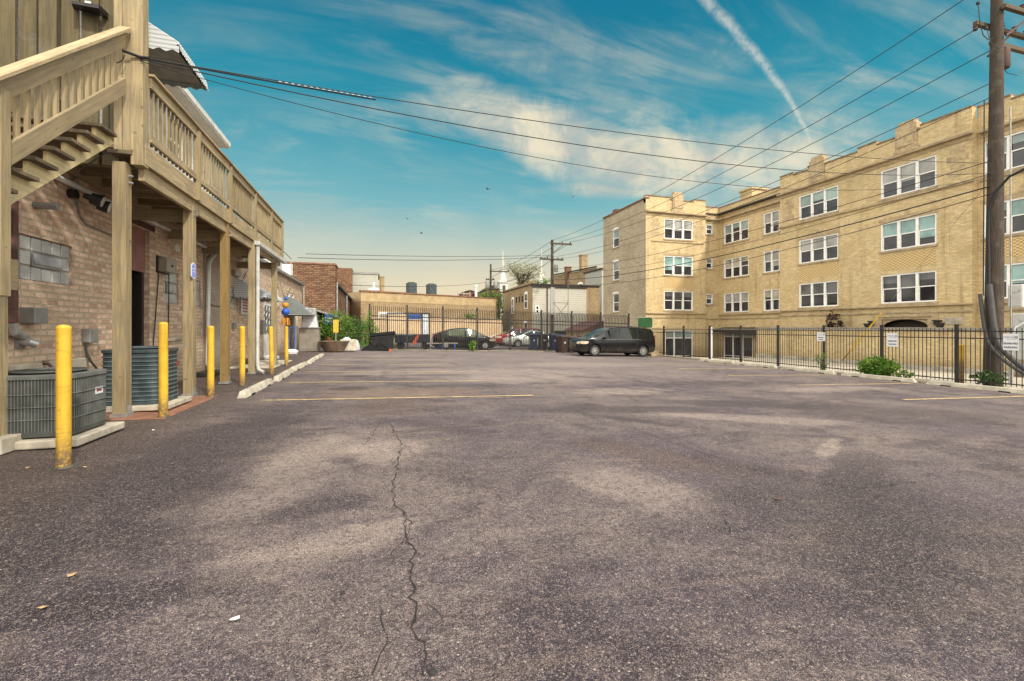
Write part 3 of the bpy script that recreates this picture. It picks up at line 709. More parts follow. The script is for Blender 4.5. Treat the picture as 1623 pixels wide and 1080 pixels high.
mb=MB(); mb.box(X0-1.2,X0-.03,8.45,11.4,6.6,7.4); mb.build('dormer',WHITES,us)
# ================================================================== wooden porch
pc=thing('wooden_porch','tan painted wooden gallery and stair on square posts along the brick building','porch',(-3.9,12,0))
XP=-3.37; PY=[8.0,9.97,11.95,14.2,17.2]
def post(x,y,z1,wd=.165,mat=WOODZ,z0=0,lab=None):
    mb=MB(); mb.box(x-wd/2,x+wd/2,y-wd/2,y+wd/2,z0,z1); p=mb.build('post',mat,pc,bevel=.006,label=lab)
    if z0==0:
        mb=MB(); mb.box(x-wd/2-.02,x+wd/2+.02,y-wd/2-.02,y+wd/2+.02,0,.05); mb.box(x+wd/2+.001,x+wd/2+.006,y-.06,y+.06,.04,.16); mb.build('post_base',GALV,p)
        if z1>3:
            for z in (3.42,3.52):
                mb=MB(); mb.lathe([(0,0),(.018,0),(.018,.05),(0,.05)],(x+wd/2,y,z),'x',8); mb.build('bolt',GALV,p)
    return p
post(-3.58,8.0,3.70,.168,lab='thick leaning corner post')
post(-3.40,9.97,3.70); post(XP,11.95,3.70,mat=WOODT,lab='newer orange brown post'); post(XP+.03,14.2,3.70); post(XP,17.2,3.70)
# left stair post
mb=MB(); mb.box(-3.94,-3.78,6.03,6.19,.0,2.6); sp=mb.build('post',WOODZ,pc,bevel=.006)
mb=MB(); mb.box(-4.0,-3.66,5.9,6.3,0,.16); mb.build('post_base',CONC,sp,bevel=.01)
mb=MB(); mb.box(-3.775,-3.735,5.86,6.26,1.70,2.03); mb.build('cleat',WOODY,sp,bevel=.004)
# corner column of three boards
for i,x in enumerate((-3.585,-3.48,-3.35)):
    wd=.10 if i<2 else .15
    mb=MB(); mb.box(x-wd/2,x+wd/2,7.90-(.02 if i==2 else 0),8.06,3.86 if i<2 else 3.66,8.6); mb.build('column_board',WOODZ,pc,bevel=.005)
mb=MB(); mb.box(-3.70,-3.40,7.86,8.1,3.80,3.855); mb.build('column_sill',TREAD,pc)
# deck frame
mb=MB(); mb.box(-3.32,-3.27,7.95,18.0,3.70,4.00); mb.build('beam',WOODY,pc,bevel=.005)
mb=MB(); mb.box(-3.40,-3.33,8.05,18.0,3.48,3.70); mb.build('beam',WOODY,pc,label='inner bearer beam on the post tops')
mb=MB(); mb.box(-4.59,-4.54,8.05,18.0,3.68,3.93); mb.build('ledger',WOODX,pc)
for i in range(17):
    y=8.35+i*.60
    mb=MB(); mb.box(-4.54,-3.33,y-.022,y+.022,3.73,3.93); mb.build('joist',WOODX,pc)
for y in PY[1:]:
    mb=MB(); mb.box(-4.54,-3.46,y+.11,y+.16,3.30,3.52); mb.build('cross_beam',WOODX,pc)
mb=MB()
for i in range(9): mb.box(-4.59+i*.145,-4.59+i*.145+.135,8.05,18.0,3.935,3.975)
mb.build('deck_floor',WOODY,pc)
# railings
rails=[8.06,9.97,11.95,14.2,16.2,17.95]
for y in rails[1:]:
    mb=MB(); mb.box(-3.325,-3.225,y-.05,y+.05,3.70,5.02); mb.build('rail_post',WOODZ,pc,bevel=.004)
for i,(a,b) in enumerate(zip(rails,rails[1:])):
    a+=.05; b-=.05
    mb=MB(); mb.box(-3.30,-3.26,a,b,4.90,5.06); mb.box(-3.30,-3.26,a,b,4.08,4.20)
    r=mb.build('railing',WOODY,pc,bevel=.004)
    mb=MB(); n=int((b-a)/.15)
    for k in range(1,n):
        y=a+(b-a)*k/n; mb.box(-3.335,-3.302,y-.016,y+.016,4.06,4.98)
    mb.build('balusters',WOODZ,r)
mb=MB(); mb.box(-3.36,-3.21,8.08,18.05,5.062,5.10); mb.build('handrail',WOODY,pc,bevel=.006)
mb=MB(); mb.box(-4.5,-3.33,17.93,17.97,4.90,5.06); mb.box(-4.5,-3.33,17.93,17.97,4.08,4.2)
for k in range(9): mb.box(-4.45+k*.13,-4.41+k*.13,17.90,17.93,4.06,4.98)
mb.build('railing',WOODX,pc)
# stair (rises away from the camera)
SL=.715
def sz(y,z0,y0=5.8,s=SL): return z0+(y-y0)*s
YS=3.1; NST=15; RUN=(7.69-YS)/NST
for x,mt in ((-3.64,WOODN),(-4.42,WOODX)):
    poly=[(x,YS,sz(YS,2.47)),(x,7.83,sz(7.83,2.47))]
    for k in range(NST,0,-1):
        yb=YS+RUN*k; ya=yb-RUN; zt=sz(ya,2.47)+.36
        poly += [(x,yb,zt),(x,ya,zt)]
    mb=MB(); mb.prism(poly,(.045,0,0)); mb.build('stringer',mt,pc)
for k in range(NST):
    ya=YS+RUN*k; zt=sz(ya,2.47)+.36
    if zt<.6: continue
    mb=MB(); mb.box(-4.45,-3.50,ya-.06,ya+RUN+.01,zt,zt+.045); mb.build('tread',TREAD,pc,bevel=.006)
def slope_rail(x0,x1,z0,h,y0=3.4,y1=7.84,nm='stair_rail',mat=WOODS,s=.825):
    mb=MB(); mb.add([(x,y,sz(y,z0,5.62,s)+dz) for x in (x0,x1) for (y,dz) in ((y0,0),(y1,0),(y1,h),(y0,h))],[(0,1,2,3),(4,5,6,7),(0,1,5,4),(1,2,6,5),(2,3,7,6),(3,0,4,7)])
    return mb.build(nm,mat,pc,bevel=.006)
slope_rail(-3.50,-3.46,3.49,.245)
slope_rail(-3.54,-3.40,3.737,.05,nm='handrail')
slope_rail(-3.50,-3.46,2.82,.235)
mb=MB(); n=29
for k in range(n):
    y=3.5+(7.8-3.5)*k/n; mb.box(-3.54,-3.502,y-.02,y+.02,sz(y,2.84,5.62,.825),sz(y,3.7,5.62,.825))
mb.build('balusters',WOODZ,pc,label='stair balusters')
mb=MB(); mb.box(-3.56,-3.44,5.54,5.67,1.6,3.6); mb.build('newel',WOODZ,pc,bevel=.006)
# board screen at the head of the stair
mb=MB(); x=-5.6; r=random.Random(3); k=0
while x<-3.62:
    wd=.205; hh=8.9
    if k!=4: mb.box(x,x+wd,8.15+r.uniform(0,.008),8.18,3.7,hh)
    else: mb.box(x,x+wd,8.12,8.24,3.7,hh)
    x+=wd+(.035 if k%3 else .045); k+=1
mb.build('board_screen',paint('screen_board',(.155,.12,.055),.8,.3,5,grain=2,dirt=.5,bump=.35,dirtcol=(.05,.035,.02)),pc)
mb=MB(); mb.box(-5.6,-3.62,8.19,8.23,6.05,6.18); mb.box(-5.6,-3.62,8.19,8.23,4.6,4.75); mb.build('screen_rail',TREAD,pc)
# ================================================================== fittings on the wall
def onwall(name,px0,py0,px1,py1,depth,mat,label,cat,bev=.01,parent=None,dn=0):
    a,b,z0,z1=rect(px0,py0,px1,py1); mb=MB(); f(mb,a,b,z0,z1,dn,dn+depth)
    return mb.top(name,mat,label,cat,bevel=bev)
t_=onwall('utility_box',30,487,53,513,.17,GREYM,'grey lidded utility box on the brick wall left of the yellow bollards','box')
t_=onwall('disconnect_box',129,522,143,543,.12,GREYM,'small grey disconnect box beside the low condenser with its black whip','box')
a,b,z0,z1=rect(248,408,264,434)
mt=thing('meter_box','beige electric meter box with dark side on the wall right of the black doorway','meter',(X0,2+a,z0))
mb=MB(); f(mb,a,b,z0,z1,.03,.2); mb.build('case',STEEL,mt,bevel=.012); mb=MB(); f(mb,a-.03,b+.02,z0-.03,z1+.04,0,.03); mb.build('back_plate',BLACKM,mt)
mb=MB(); mb.lathe([(0,0),(.03,0),(.03,.015),(0,.015)],tuple(V(WO)+V(WU)*(a+b)/2+V((.2,0,(z0+z1)/2))),'x',10); mb.build('latch',BLACKM,mt)
onwall('wall_vent',274,387,281,400,.06,WHITEM,'little white vent cover high on the brick wall under the gallery','vent')
onwall('wall_vent',321,393,326,405,.06,WHITEM,'pale vent cover just above the white downspout elbow','vent')
onwall('alarm_box',367,428,376,440,.12,STEEL,'pale alarm box on the wall beside the orange brown post','box')
onwall('outlet_box',367,512,371,522,.09,GREYM,'small grey outlet box low on the wall beside the orange brown post','box')
# notice with red lettering (too small to read in the photograph)
a,b,z0,z1=rect(380,468,394,499)
sg=thing('notice_sign','white framed wall notice with dark red lettering between the posts','sign',(X0,2+a,z0))
mb=MB(); f(mb,a,b,z0,z1,.0,.03); mb.build('panel',SIGNW,sg)
mb=MB(); f(mb,a-.02,b+.02,z1,z1+.03,0,.04); f(mb,a-.02,b+.02,z0-.03,z0,0,.04); f(mb,a-.03,a,z0,z1,0,.04); f(mb,b,b+.03,z0,z1,0,.04); mb.build('frame',GALV,sg)
mb=MB(); rr=random.Random(5)
for i in range(5):
    zz=z1-.1-(z1-z0-.12)*i/5; wdt=(b-a)*rr.uniform(.5,.8); c=(a+b)/2; k=c-wdt/2
    while k<c+wdt/2: q=rr.uniform(.05,.16); f(mb,k,min(k+q,c+wdt/2),zz-.06,zz,.03,.034); k+=q+.035
mb.build('lettering',SIGNR,sg)
# floodlight
def ptX(px,py,x): y,z=onX(px,py,x); return V((x,y,z))
fl=thing('floodlight','black twin floodlight on the wall under the stair','floodlight',tuple(ptX(125,312,X0)))
c=ptX(122,308,X0+.1); mb=MB(); mb.lathe([(0,0),(.07,0),(.07,.1),(0,.1)],(X0,c.y,c.z),'x',14); mb.build('mount',BLACKM,fl,smooth=True)
for dyy,tl in ((.05,.0),(.24,-.05)):
    p=c+V((.06,dyy,tl)); q=p+V((.22,.06,-.07)); mb=MB(); dd=(q-p)
    mb.tube([p,p+dd*.35,p+dd*.4,q],[.04,.05,.085,.10],14); h=mb.build('lamp_head',BLACKM,fl,smooth=True)
    mb=MB(); mb.tube([q+dd*.0,q+dd*.02],[.085,.085],14); mb.build('lens',PLASTW,h)
mb=MB(); p=ptX(122,318,X0+.03); mb.tube([p,p+V((0,.06,-.2)),p+V((0,.25,-.32)),p+V((0,.9,-.35)),p+V((0,1.6,-.36))],.014,6); p2=ptX(128,278,X0+.03); mb.tube([c+V((-.07,0,.05)),c+V((-.07,.06,.25)),p2+V((0,.1,.1))],.012,6); mb.build('cable',GREYM,fl,smooth=True)
fl2=thing('floodlight','small black floodlight pair on the brick under the far end of the gallery','floodlight',tuple(ptX(395,418,X0)))
c=ptX(395,417,X0+.08); mb=MB(); mb.obox(c+V((-.04,0,0)),(.04,0,0),(0,.08,0),(0,0,.05)); mb.build('mount',BLACKM,fl2)
for k in (-.12,.12):
    mb=MB(); mb.tube([c+V((0,k,0)),c+V((.1,k*1.3,-.06)),c+V((.2,k*1.6,-.1))],[.05,.08,.1],10); mb.build('lamp_head',BLACKM,fl2,smooth=True)
# pipes
def pipe(name,pts,r,mat,label,cat='pipe',n=8,group=None):
    mb=MB(); mb.tube(pts,r,n); return mb.top(name,mat,label,cat,group,smooth=True)
pipe('vent_pipe',[ptX(47,325,X0-.05),ptX(47,325,X0-.05)+V((.32,.0,.0))],.05,GREYM,'stubby grey pipe stub poking from the brick under the stair')
pipe('drain_pipe',[ptX(19,318,X0+.09),ptX(19,512,X0+.09)],.06,RUST,'dark rusty upright pipe at the far left of the brick wall')
p=ptX(20,512,X0+.09)
dv=thing('dryer_vent','grey hooded dryer vent low on the wall beneath the utility box','vent',tuple(ptX(30,542,X0)))
mb=MB(); a,b,z0,z1=rect(22,530,38,552); f(mb,a,b,z0,z1,0,.02); mb.build('plate',GREYM,dv)
mb=MB(); q=ptX(31,541,X0); mb.tube([q,q+V((.12,0,-.02)),q+V((.16,.04,-.05))],.055,12); mb.tube([p,p+V((0,.02,-.12)),q+V((.05,0,.06))],.055,10); mb.build('duct',GALV,dv,smooth=True)
ga=[(X0+.1,8.1,3.50),(X0+.1,15.2,3.50)]
dspt=thing('downspout','white horizontal drain and downspout on the wall under the gallery','downspout',(X0+.1,14.4,0))
mb=MB(); mb.tube(ga,.045,8); mb.build('drain_line',WHITEM,dspt,smooth=True)
mb=MB(); mb.tube([(X0+.1,15.2,3.50),(X0+.12,15.0,3.40),(X0+.12,14.65,3.22),(X0+.12,14.5,3.05),(X0+.12,14.38,.28),(X0+.3,14.3,.14)],.05,8); mb.build('downpipe',WHITEM,dspt,smooth=True)
mb=MB(); mb.box(X0+.05,X0+.5,13.6,14.5,0,.12); mb.top('splash_block',BINK,'black rubber splash block at the foot of the wall downspout','splash block',bevel=.02)
mb=MB(); mb.lathe([(0,0),(.16,.0),(.19,.12),(.12,.2),(0,.22)],(X0+.3,17.6,0),'z',14); mb.top('rubbish_bag',BINK,'small black bag by the white grille door','bag',smooth=True)
PIPEW=paint('dull_white_pipe',(.5,.5,.47),.5,.1,5,dirt=.5)
gd=thing('downspout','white gutter and downspout strapped to the fourth porch post','downspout',(XP+.16,14.2,0))
mb=MB(); mb.box(-3.268,-3.13,14.1,18.05,3.58,3.70); mb.build('gutter',PIPEW,gd,bevel=.015)
mb=MB(); mb.tube([(-3.2,14.2,3.62),(-3.2,14.2,3.5),(-3.2,14.16,.26),(-3.16,14.12,.12),(-3.02,14.05,.05)],.05,8); mb.build('downpipe',PIPEW,gd,smooth=True)
# cables on wall
for k,(x1,x2,lab) in enumerate(((252,243,'thin dark cable running down the brick from the meter box'),(268,267,'second dark cable on the brick right of the meter box'))):
    pipe('wall_cable',[ptX(x1,430 if k==0 else 412,X0+.03),ptX((x1+x2)/2,490,X0+.03),ptX(x2,548,X0+.03)],.012,WIRE,lab,'cable',5)
pipe('conduit',[ptX(328,480,X0+.06),ptX(340,485,X0+.06),ptX(355,488,X0+.03),ptX(366,478,X0+.03),ptX(392,430,X0+.03)],.010,WIRE,'loose dark cable looping across the painted brick','cable',5)
pipe('condenser_whip',[ptX(136,543,X0+.1),ptX(136,556,X0+.14),ptX(143,572,X0+.22),ptX(156,588,X0+.45),(-3.98,7.0,.62)],.018,RUBBER,'black whip from the small disconnect box to the low condenser','cable',6)
pipe('conduit',[ptX(136,543,X0+.05),ptX(137,592,X0+.05)],.015,GREYM,'short conduit dropping from the small disconnect box','conduit',6)
hb=thing('hose_bib','small dark garden tap low on the brick beside the low condenser','tap',tuple(ptX(60,577,X0)))
q=ptX(60,577,X0); mb=MB(); mb.tube([q,q+V((.12,0,0)),q+V((.16,0,-.06))],.02,8); mb.build('spout',RUST,hb,smooth=True); mb=MB(); mb.lathe([(0,0),(.04,0),(.04,.012),(0,.012)],tuple(q+V((.09,0,.03))),'z',10); mb.build('handle',RUST,hb)
# hexagonal blue sign on second post
hx=thing('hexagon_sign','small pale blue hexagonal sign on the second porch post','sign',(-3.33,9.87,2.3))
q=V((-3.318,9.90,0)); _,zz=onX(310,431,-3.32)
pts=[q+V((.0,.115*sx,zz+.0+sy)) for sx,sy in ((0,.16),(1,.11),(1,-.11),(0,-.16),(-1,-.11),(-1,.11))]
mb=MB(); mb.prism(pts,(.01,0,0)); mb.build('border',SIGNW,hx)
mb=MB(); cc=q+V((.0105,0,zz)); mb.prism([cc+(p_-V((q.x,q.y,zz)))*.86 for p_ in pts],(.003,0,0)); mb.build('panel',paint('pale_blue',(.24,.30,.74),.45,.05,3,dirt=0,bump=0),hx)
mb=MB(); mb.box(q.x+.0136,q.x+.016,q.y-.06,q.y+.06,zz+.03,zz+.05); mb.box(q.x+.0136,q.x+.016,q.y-.05,q.y+.05,zz-.02,zz-.005); mb.build('lettering',SIGNW,hx)
# black bracket on screen
bk=thing('bracket_lamp','flat black lamp bracket on the board screen above the stair','lamp',(-4.0,8.1,6.3))
x1,z1=onY(110,8,8.05); x2,z2=onY(166,18,8.05)
mb=MB(); mb.add([(x1,8.14,z1+.03),(x2,8.14,z2+.03),(x2,7.9,z2),(x1+.1,7.9,z1-.02)]+[(x1,8.14,z1-.0),(x2,8.14,z2-.05),(x2,7.9,z2-.06),(x1+.1,7.9,z1-.06)],[(0,1,2,3),(4,5,6,7),(0,1,5,4),(1,2,6,5),(2,3,7,6),(3,0,4,7)]); mb.build('shade',BLACKM,bk)
mb=MB(); mb.box((x1+x2)/2+.05,(x1+x2)/2+.12,7.89,7.9,(z1+z2)/2-.02,(z1+z2)/2+.01); mb.build('lens',PLASTW,bk)
# lower white awning over grille door + grey canopy
aw2=thing('awning','white corrugated awning over the door with the security grille','awning',(X0,18.4,2.3))
y0,_=onX(421,460,X0); y1,_=onX(447,460,X0)
awning(aw2,17.2,19.8,X0,X0+1.0,2.95,2.42,CORR,'canopy',drop=.12)
mb=MB()
for y in (17.3,19.7): mb.bar((X0,y,2.4),(X0+.98,y,2.4),.03,.03)
mb.build('frame',WHITEM,aw2)
cn=thing('awning','dark grey sloped canopy over the far doorway of the left building','awning',(X0,27.5,2))
mb=MB(); ya,yb=25.6,28.6; zt,zb=2.95,1.95
mb.add([(X0,ya,zt),(X0,yb,zt),(X0+1.35,yb,zb),(X0+1.35,ya,zb),(X0,ya,zb),(X0,yb,zb)],[(0,1,2,3),(0,3,4),(1,5,2)]); mb.build('cloth',paint('canopy_grey',(.16,.18,.18),.6,.1,3,dirt=.2),cn)
mb=MB(); mb.bar((X0,ya,zb),(X0+1.35,ya,zb),.03,.03); mb.bar((X0+1.35,ya,zb),(X0+1.35,yb,zb),.03,.03); mb.build('frame',GALV,cn)
# roof pipe railing
rr_=thing('roof_railing','grey pipe railing on the roof edge past the gallery','railing',(X0,22,4.1))
for y in (20.0,24.5,29.0):
    mb=MB(); mb.tube([(X0-.2,y,4.1),(X0-.2,y,5.55)],.03,6); mb.build('upright',GALV,rr_)
for z in (5.5,):
    mb=MB(); mb.tube([(X0-.2,20,z),(X0-.2,29,z-.2)],.025,6); mb.build('rail',GALV,rr_)
mb=MB(); mb.box(X0-.9,X0-.3,25.0,27,4.1,4.75); mb.top('roof_unit',WHITEM,'white box unit on the roof behind the pipe railing','roof unit',bevel=.03)
# ================================================================== condensers
c1=thing('condenser','low grey square condenser on a pad beside the first yellow bollard','air conditioner',(-3.62,6.55,0))
def rsq(cx,cy,hx,hy,r,n=6):
    o=[]
    for sx,sy,a0 in ((1,1,0),(-1,1,90),(-1,-1,180),(1,-1,270)):
        for i in range(n+1):
            a=R(a0+90*i/n); o.append((cx+sx*(hx-r)+r*math.cos(a),cy+sy*(hy-r)+r*math.sin(a)))
    return o
def condenser(root,cx,cy,hx,hy,z0,z1,body,slat,vert,r=.10):
    mb=MB(); ol=rsq(cx,cy,hx,hy,r); mb.prism([(x,y,z0) for x,y in ol],(0,0,z1-z0)); mb.build('case',body,root)
    def ring(z,h,e,mat,nm):
        o2=rsq(cx,cy,hx+e,hy+e,r+e); m=MB(); m.prism([(x,y,z) for x,y in o2],(0,0,h)); return m.build(nm,mat,root,bevel=.006)
    tp=ring(z1,.05,.022,slat if vert else body,'top_cap')
    mb=MB(); mb.lathe([(.0,.0),(min(hx,hy)*.82,0),(min(hx,hy)*.86,.035),(min(hx,hy)*.9,.02)],(cx,cy,z1+.051),'z',28); mb.build('fan_well',body,tp,smooth=True)
    mb=MB()
    for k in range(1,9):
        rr=min(hx,hy)*.86*k/8.; mb.tube([(cx+rr*math.cos(a*math.pi/14),cy+rr*math.sin(a*math.pi/14),z1+.065) for a in range(29)],.006,4,False)
    for k in range(6):
        a=k*math.pi/6; q=min(hx,hy)*.88; mb.bar((cx-q*math.cos(a),cy-q*math.sin(a),z1+.07),(cx+q*math.cos(a),cy+q*math.sin(a),z1+.07),.014,.008)
    mb.build('fan_guard',BLACKM,tp)
    ring(z0-.002,.05,.012,body,'base_pan')
    mb=MB()
    if vert:
        o2=rsq(cx,cy,hx+.007,hy+.007,r+.007,5)
        P=[]
        for a,b in zip(o2,o2[1:]+o2[:1]):
            d=math.dist(a,b); n=max(1,int(d/.028))
            for i in range(n): P.append((a[0]+(b[0]-a[0])*i/n,a[1]+(b[1]-a[1])*i/n))
        for x,y in P: mb.box(x-.004,x+.004,y-.004,y+.004,z0+.05,z1)
        for z in (.30,.52,.74):
            zz=z0+(z1-z0)*z; mb.tube([(x,y,zz) for x,y in rsq(cx,cy,hx+.014,hy+.014,r+.014)]+[(rsq(cx,cy,hx+.014,hy+.014,r+.014)[0])+(zz,)],.005,4,False)
    else:
        n=11
        for i in range(n):
            z=z0+.06+(z1-z0-.06)*i/n; o2=rsq(cx,cy,hx+.016,hy+.016,r+.016); mb.prism([(x,y,z) for x,y in o2],(0,0,.016))
    mb.build('louvres',slat,root)
condenser(c1,-3.63,6.55,.39,.37,.11,.73,paint('case_dark',(.06,.066,.06),.6,.2,5,dirt=.2,bump=0),ACG,True)
mb=MB(); mb.box(-3.232,-3.228,6.62,6.78,.50,.58); bd=mb.build('badge',SIGNW,c1); mb=MB(); mb.box(-3.2275,-3.226,6.65,6.75,.53,.56); mb.build('badge_mark',ORANGE if False else SIGNR,bd)
mb=MB(); mb.box(-4.15,-3.12,6.08,7.05,0,.09); mb.top('condenser_pad',CONC,'light concrete pad under the low grey condenser','pad',bevel=.015)
c2=thing('condenser','taller dark teal condenser with horizontal louvres behind the corner post','air conditioner',(-3.68,8.75,0))
condenser(c2,-3.66,8.78,.40,.38,.10,.90,ACT,ACTL,False,.16)
mb=MB(); mb.box(-3.262,-3.238,8.95,9.07,.66,.72); mb.build('badge',SIGNR,c2)
mb=MB(); mb.box(-4.15,-3.12,8.28,9.28,0.014,.095); mb.top('condenser_pad',CONC,'concrete pad under the taller teal condenser on red pavers','pad',bevel=.015)
# ================================================================== bollards
def bollard(x,y,h,label,r=.082,lean=0):
    t0=thing('bollard',label,'bollard',(x,y,gz(x)),0,'yellow bollards along the gallery')
    mb=MB(); mb.lathe([(r+.003,0),(r,.06),(r,h-.02),(r*1.02,h-.012),(r*.98,h),(r*.8,h+.012),(r*.4,h+.022),(0,h+.026)],(0,0,0),'z',24)
    o=mb.build('pipe',YELLOW,t0,local=True,smooth=True); t0.rotation_euler=(0,R(lean),0)
    mb=MB(); rr=random.Random(int(y*10)); mb.lathe([(r*1.35,.004),(r*1.2,.018),(r*.9,.03)],(0,0,0),'z',18)
    for i,v in enumerate(mb.v): v.x*=rr.uniform(.9,1.1); v.y*=rr.uniform(.9,1.1)
    mb.build('footing',paint('footing_dirt',(.09,.08,.06),.95,.3,9),t0,local=True); return t0
for px,py,h,lb_ in ((101,742,1.33,'nearest thick yellow bollard in front of the low condenser'),(259,662,1.38,'yellow bollard in front of the taller teal condenser'),(334,630,1.33,'yellow bollard just left of the orange brown post'),(384,612,1.33,'yellow bollard standing right of the orange brown post'),(431,594,1.33,'leaning yellow bollard beside the white porch downspout'),(454,581,1.33,'farthest yellow bollard in the row along the gallery')):
    x,y=onG(px,py); bollard(x,y,h,lb_,r=.055 if px<200 else .058,lean=-1.2 if px==431 else 0)
# ================================================================== wheel stops
def wheelstop(x,y,L,label,group,rz=0):
    t0=MB(); hw=.09; h=.13; n=10
    prof=[(-hw,0),(-hw*.55,h),(hw*.55,h),(hw,0)]
    vs=[];L2=L/2
    for yy,s in ((-L2,.0),(-L2+.10,1),(L2-.10,1),(L2,.0)):
        vs+=[(a*(1 if s else .85),yy,b*(1 if s else .35)) for a,b in prof]
    t0.add(vs,[(0,1,2,3),(12,15,14,13)]+[(4*i+j,4*i+4+j,4*i+5+j,4*i+1+j) for i in range(3) for j in range(3)]+[(4*i+3,4*i,4*i+4,4*i+7) for i in range(3)])
    o=t0.build('wheel_stop',CONC,smooth=False,bevel=.012); o.location=(x,y,gz(x)+.004); o.rotation_euler=(0,0,rz)
    tag(o,label,'wheel stop',group)
    mb=MB()
    for s in (-.28,.28): mb.box(hw-.03,hw+.002,s*L-.13,s*L+.13,.0,.032); mb.box(-hw-.002,-hw+.03,s*L-.13,s*L+.13,.0,.032)
    mb.build('drain_notch',DARK,o,local=True)
    mb=MB()
    for s in (-.3,.3): mb.lathe([(0,h+.001),(.018,h+.001),(.018,h+.006),(0,h+.008)],(0,s*L,0),'z',8)
    mb.build('pin',RUST,o,local=True)
nm=['nearest concrete wheel stop on the left, by the first yellow line','second concrete wheel stop from the near end of the left row','third concrete wheel stop along the left row','fourth concrete wheel stop along the left row','farthest concrete wheel stop of the left row near the planter']
for i,y in enumerate((10.80,13.5,16.2,18.95,21.6)): wheelstop(-2.44+.03*(i%2),y,2.45,nm[i],'left wheel stops',R((0,1.5,-1,2,0)[i]))
nm=['nearest right wheel stop, in front of the yellow bollard by the pole','right wheel stop in front of the big green bush','right wheel stop left of the leggy weed','fourth wheel stop along the right fence','farthest wheel stop along the right fence']
for i,y in enumerate((8.95,11.7,14.4,17.1,19.6)): wheelstop(16.85,y,2.45,nm[i],'right wheel stops',R((0,1,-1,0,1)[i]))
# ================================================================== yellow apartment building
ap=thing('apartment_building','three storey yellow brick apartment building with white triple windows on the right','building',(24,22,-.75))
ROWS=((2.58,4.13),(5.43,6.97),(8.30,9.86))
def band(O,u,n,a,b,z0,z1,pr,mat=STONE,nm='band_course'):
    m=MB(); lb(O,u,n)(m,a,b,z0,z1,-.02,pr); return m.build(nm,mat,ap,bevel=.012)
YT=11.05
# --- faces: (O,u,n,L,windows[(a,b,lights)],rows)
FA=dict(O=(26.5,14.2,0),u=(0,1,0),n=(-1,0,0),L=10.5)
FB=dict(O=(26.9,6.0,0),u=(0,1,0),n=(-1,0,0),L=8.2)
FC=dict(O=(27.3,24.7,0),u=(0,1,0),n=(-1,0,0),L=6.7)
FD=dict(O=(20.05,31.0,0),u=(1,0,0),n=(0,-1,0),L=5.55)
FE=dict(O=(25.6,31.4,0),u=(1,0,0),n=(0,-1,0),L=1.7)
FG=dict(O=(20.05,31.0,0),u=(0,1,0),n=(-1,0,0),L=6.95)
def face(fc,wins,mat,z0,ztop,extra=(),rowz=ROWS,nm='wall'):
    ops=[(a,b,r0,r1) for (a,b,l) in wins for (r0,r1) in rowz]+list(extra)
    m=MB(); wallop(m,fc['O'],fc['u'],fc['n'],fc['L'],z0,ztop,ops,.12); m.build(nm,mat,ap)
    k=int(fc['O'][0]*3+fc['O'][1])
    for (a,b,l) in wins:
        for (r0,r1) in rowz: window(ap,fc['O'],fc['u'],fc['n'],a,b,r0,r1,l,seed=k)
face(FA,[(1.4,4.0,3),(6.4,9.05,3)],YBRICK,-.8,YT,extra=[(1.75,3.9,-.6,1.72)])
face(FB,[(5.4,8.0,3),(1.0,3.2,2)],YBRICK,-.8,YT)
face(FC,[(3.6,6.2,3),(.8,2.2,2)],YBRICK,-1.4,YT-.3,extra=[(3.2,6.2,-1.3,1.0)],rowz=((2.5,4.05),(5.3,6.85),(8.1,9.65)))
face(FD,[(1.65,4.35,3)],YBRICK,-1.4,YT,extra=[(1.75,4.3,-1.3,1.05)],rowz=((2.65,4.18),(5.43,6.97),(8.3,9.9)))
face(FE,[(.38,1.05,1)],YBRICK,-1.4,YT-.3,rowz=((3.2,4.07),(6.15,7.0),(8.98,9.8)))
face(FG,[],GBRICK,-1.4,11.35,extra=[(4.1,5.2,2.65,4.25),(4.1,5.2,5.43,7.05),(4.1,5.2,8.3,9.85)])
for z0,z1 in ((2.65,4.25),(5.43,7.05),(8.3,9.85)):
    w_=window(ap,FG['O'],FG['u'],FG['n'],4.1,5.2,z0,z1,1,seed=9)
    m=MB(); pts=[V((20.04,35.65+.58*math.cos(math.pi*i/8),z1+.0+.16*math.sin(math.pi*i/8))) for i in range(9)]; m.prism(pts,(-.03,0,0)); m.build('arch',WHITEP,w_)
# returns and hidden walls
m=MB()
m.quad((26.5,14.2,-.8),(26.9,14.2,-.8),(26.9,14.2,YT),(26.5,14.2,YT)); m.quad((26.5,24.7,-1.4),(27.3,24.7,-1.4),(27.3,24.7,YT),(26.5,24.7,YT))
m.quad((25.6,31.0,-1.4),(25.6,31.4,-1.4),(25.6,31.4,YT),(25.6,31.0,YT)); m.quad((26.9,6,-.8),(40,6,-.8),(40,6,YT),(26.9,6,YT))
m.quad((20.05,37.95,-1.4),(40,37.95,-1.4),(40,37.95,11.0),(20.05,37.95,11.0)); m.quad((40,6,-.8),(40,37.95,-.8),(40,37.95,11),(40,6,11))
m.build('wall',YBRICK,ap,label='plain return and rear walls')
m=MB(); m.box(27.0,39.9,6.2,37.8,10.6,10.7); m.box(20.2,27.0,31.3,37.8,10.6,10.7); rfa=m.build('roof',ROOFT,ap)
m=MB(); m.box(19.95,20.35,30.95,37.95,11.35,11.43); m.build('coping',TERRA,ap)
m=MB(); m.box(20.2,20.9,35.9,36.5,11.4,11.75); m.build('chimney',DBRICK,ap)
m=MB(); m.box(28.5,29.9,29.2,30.4,10.6,12.3); m.box(28.4,30.0,29.1,30.5,12.3,12.45); m.build('chimney',YBRICK,ap)
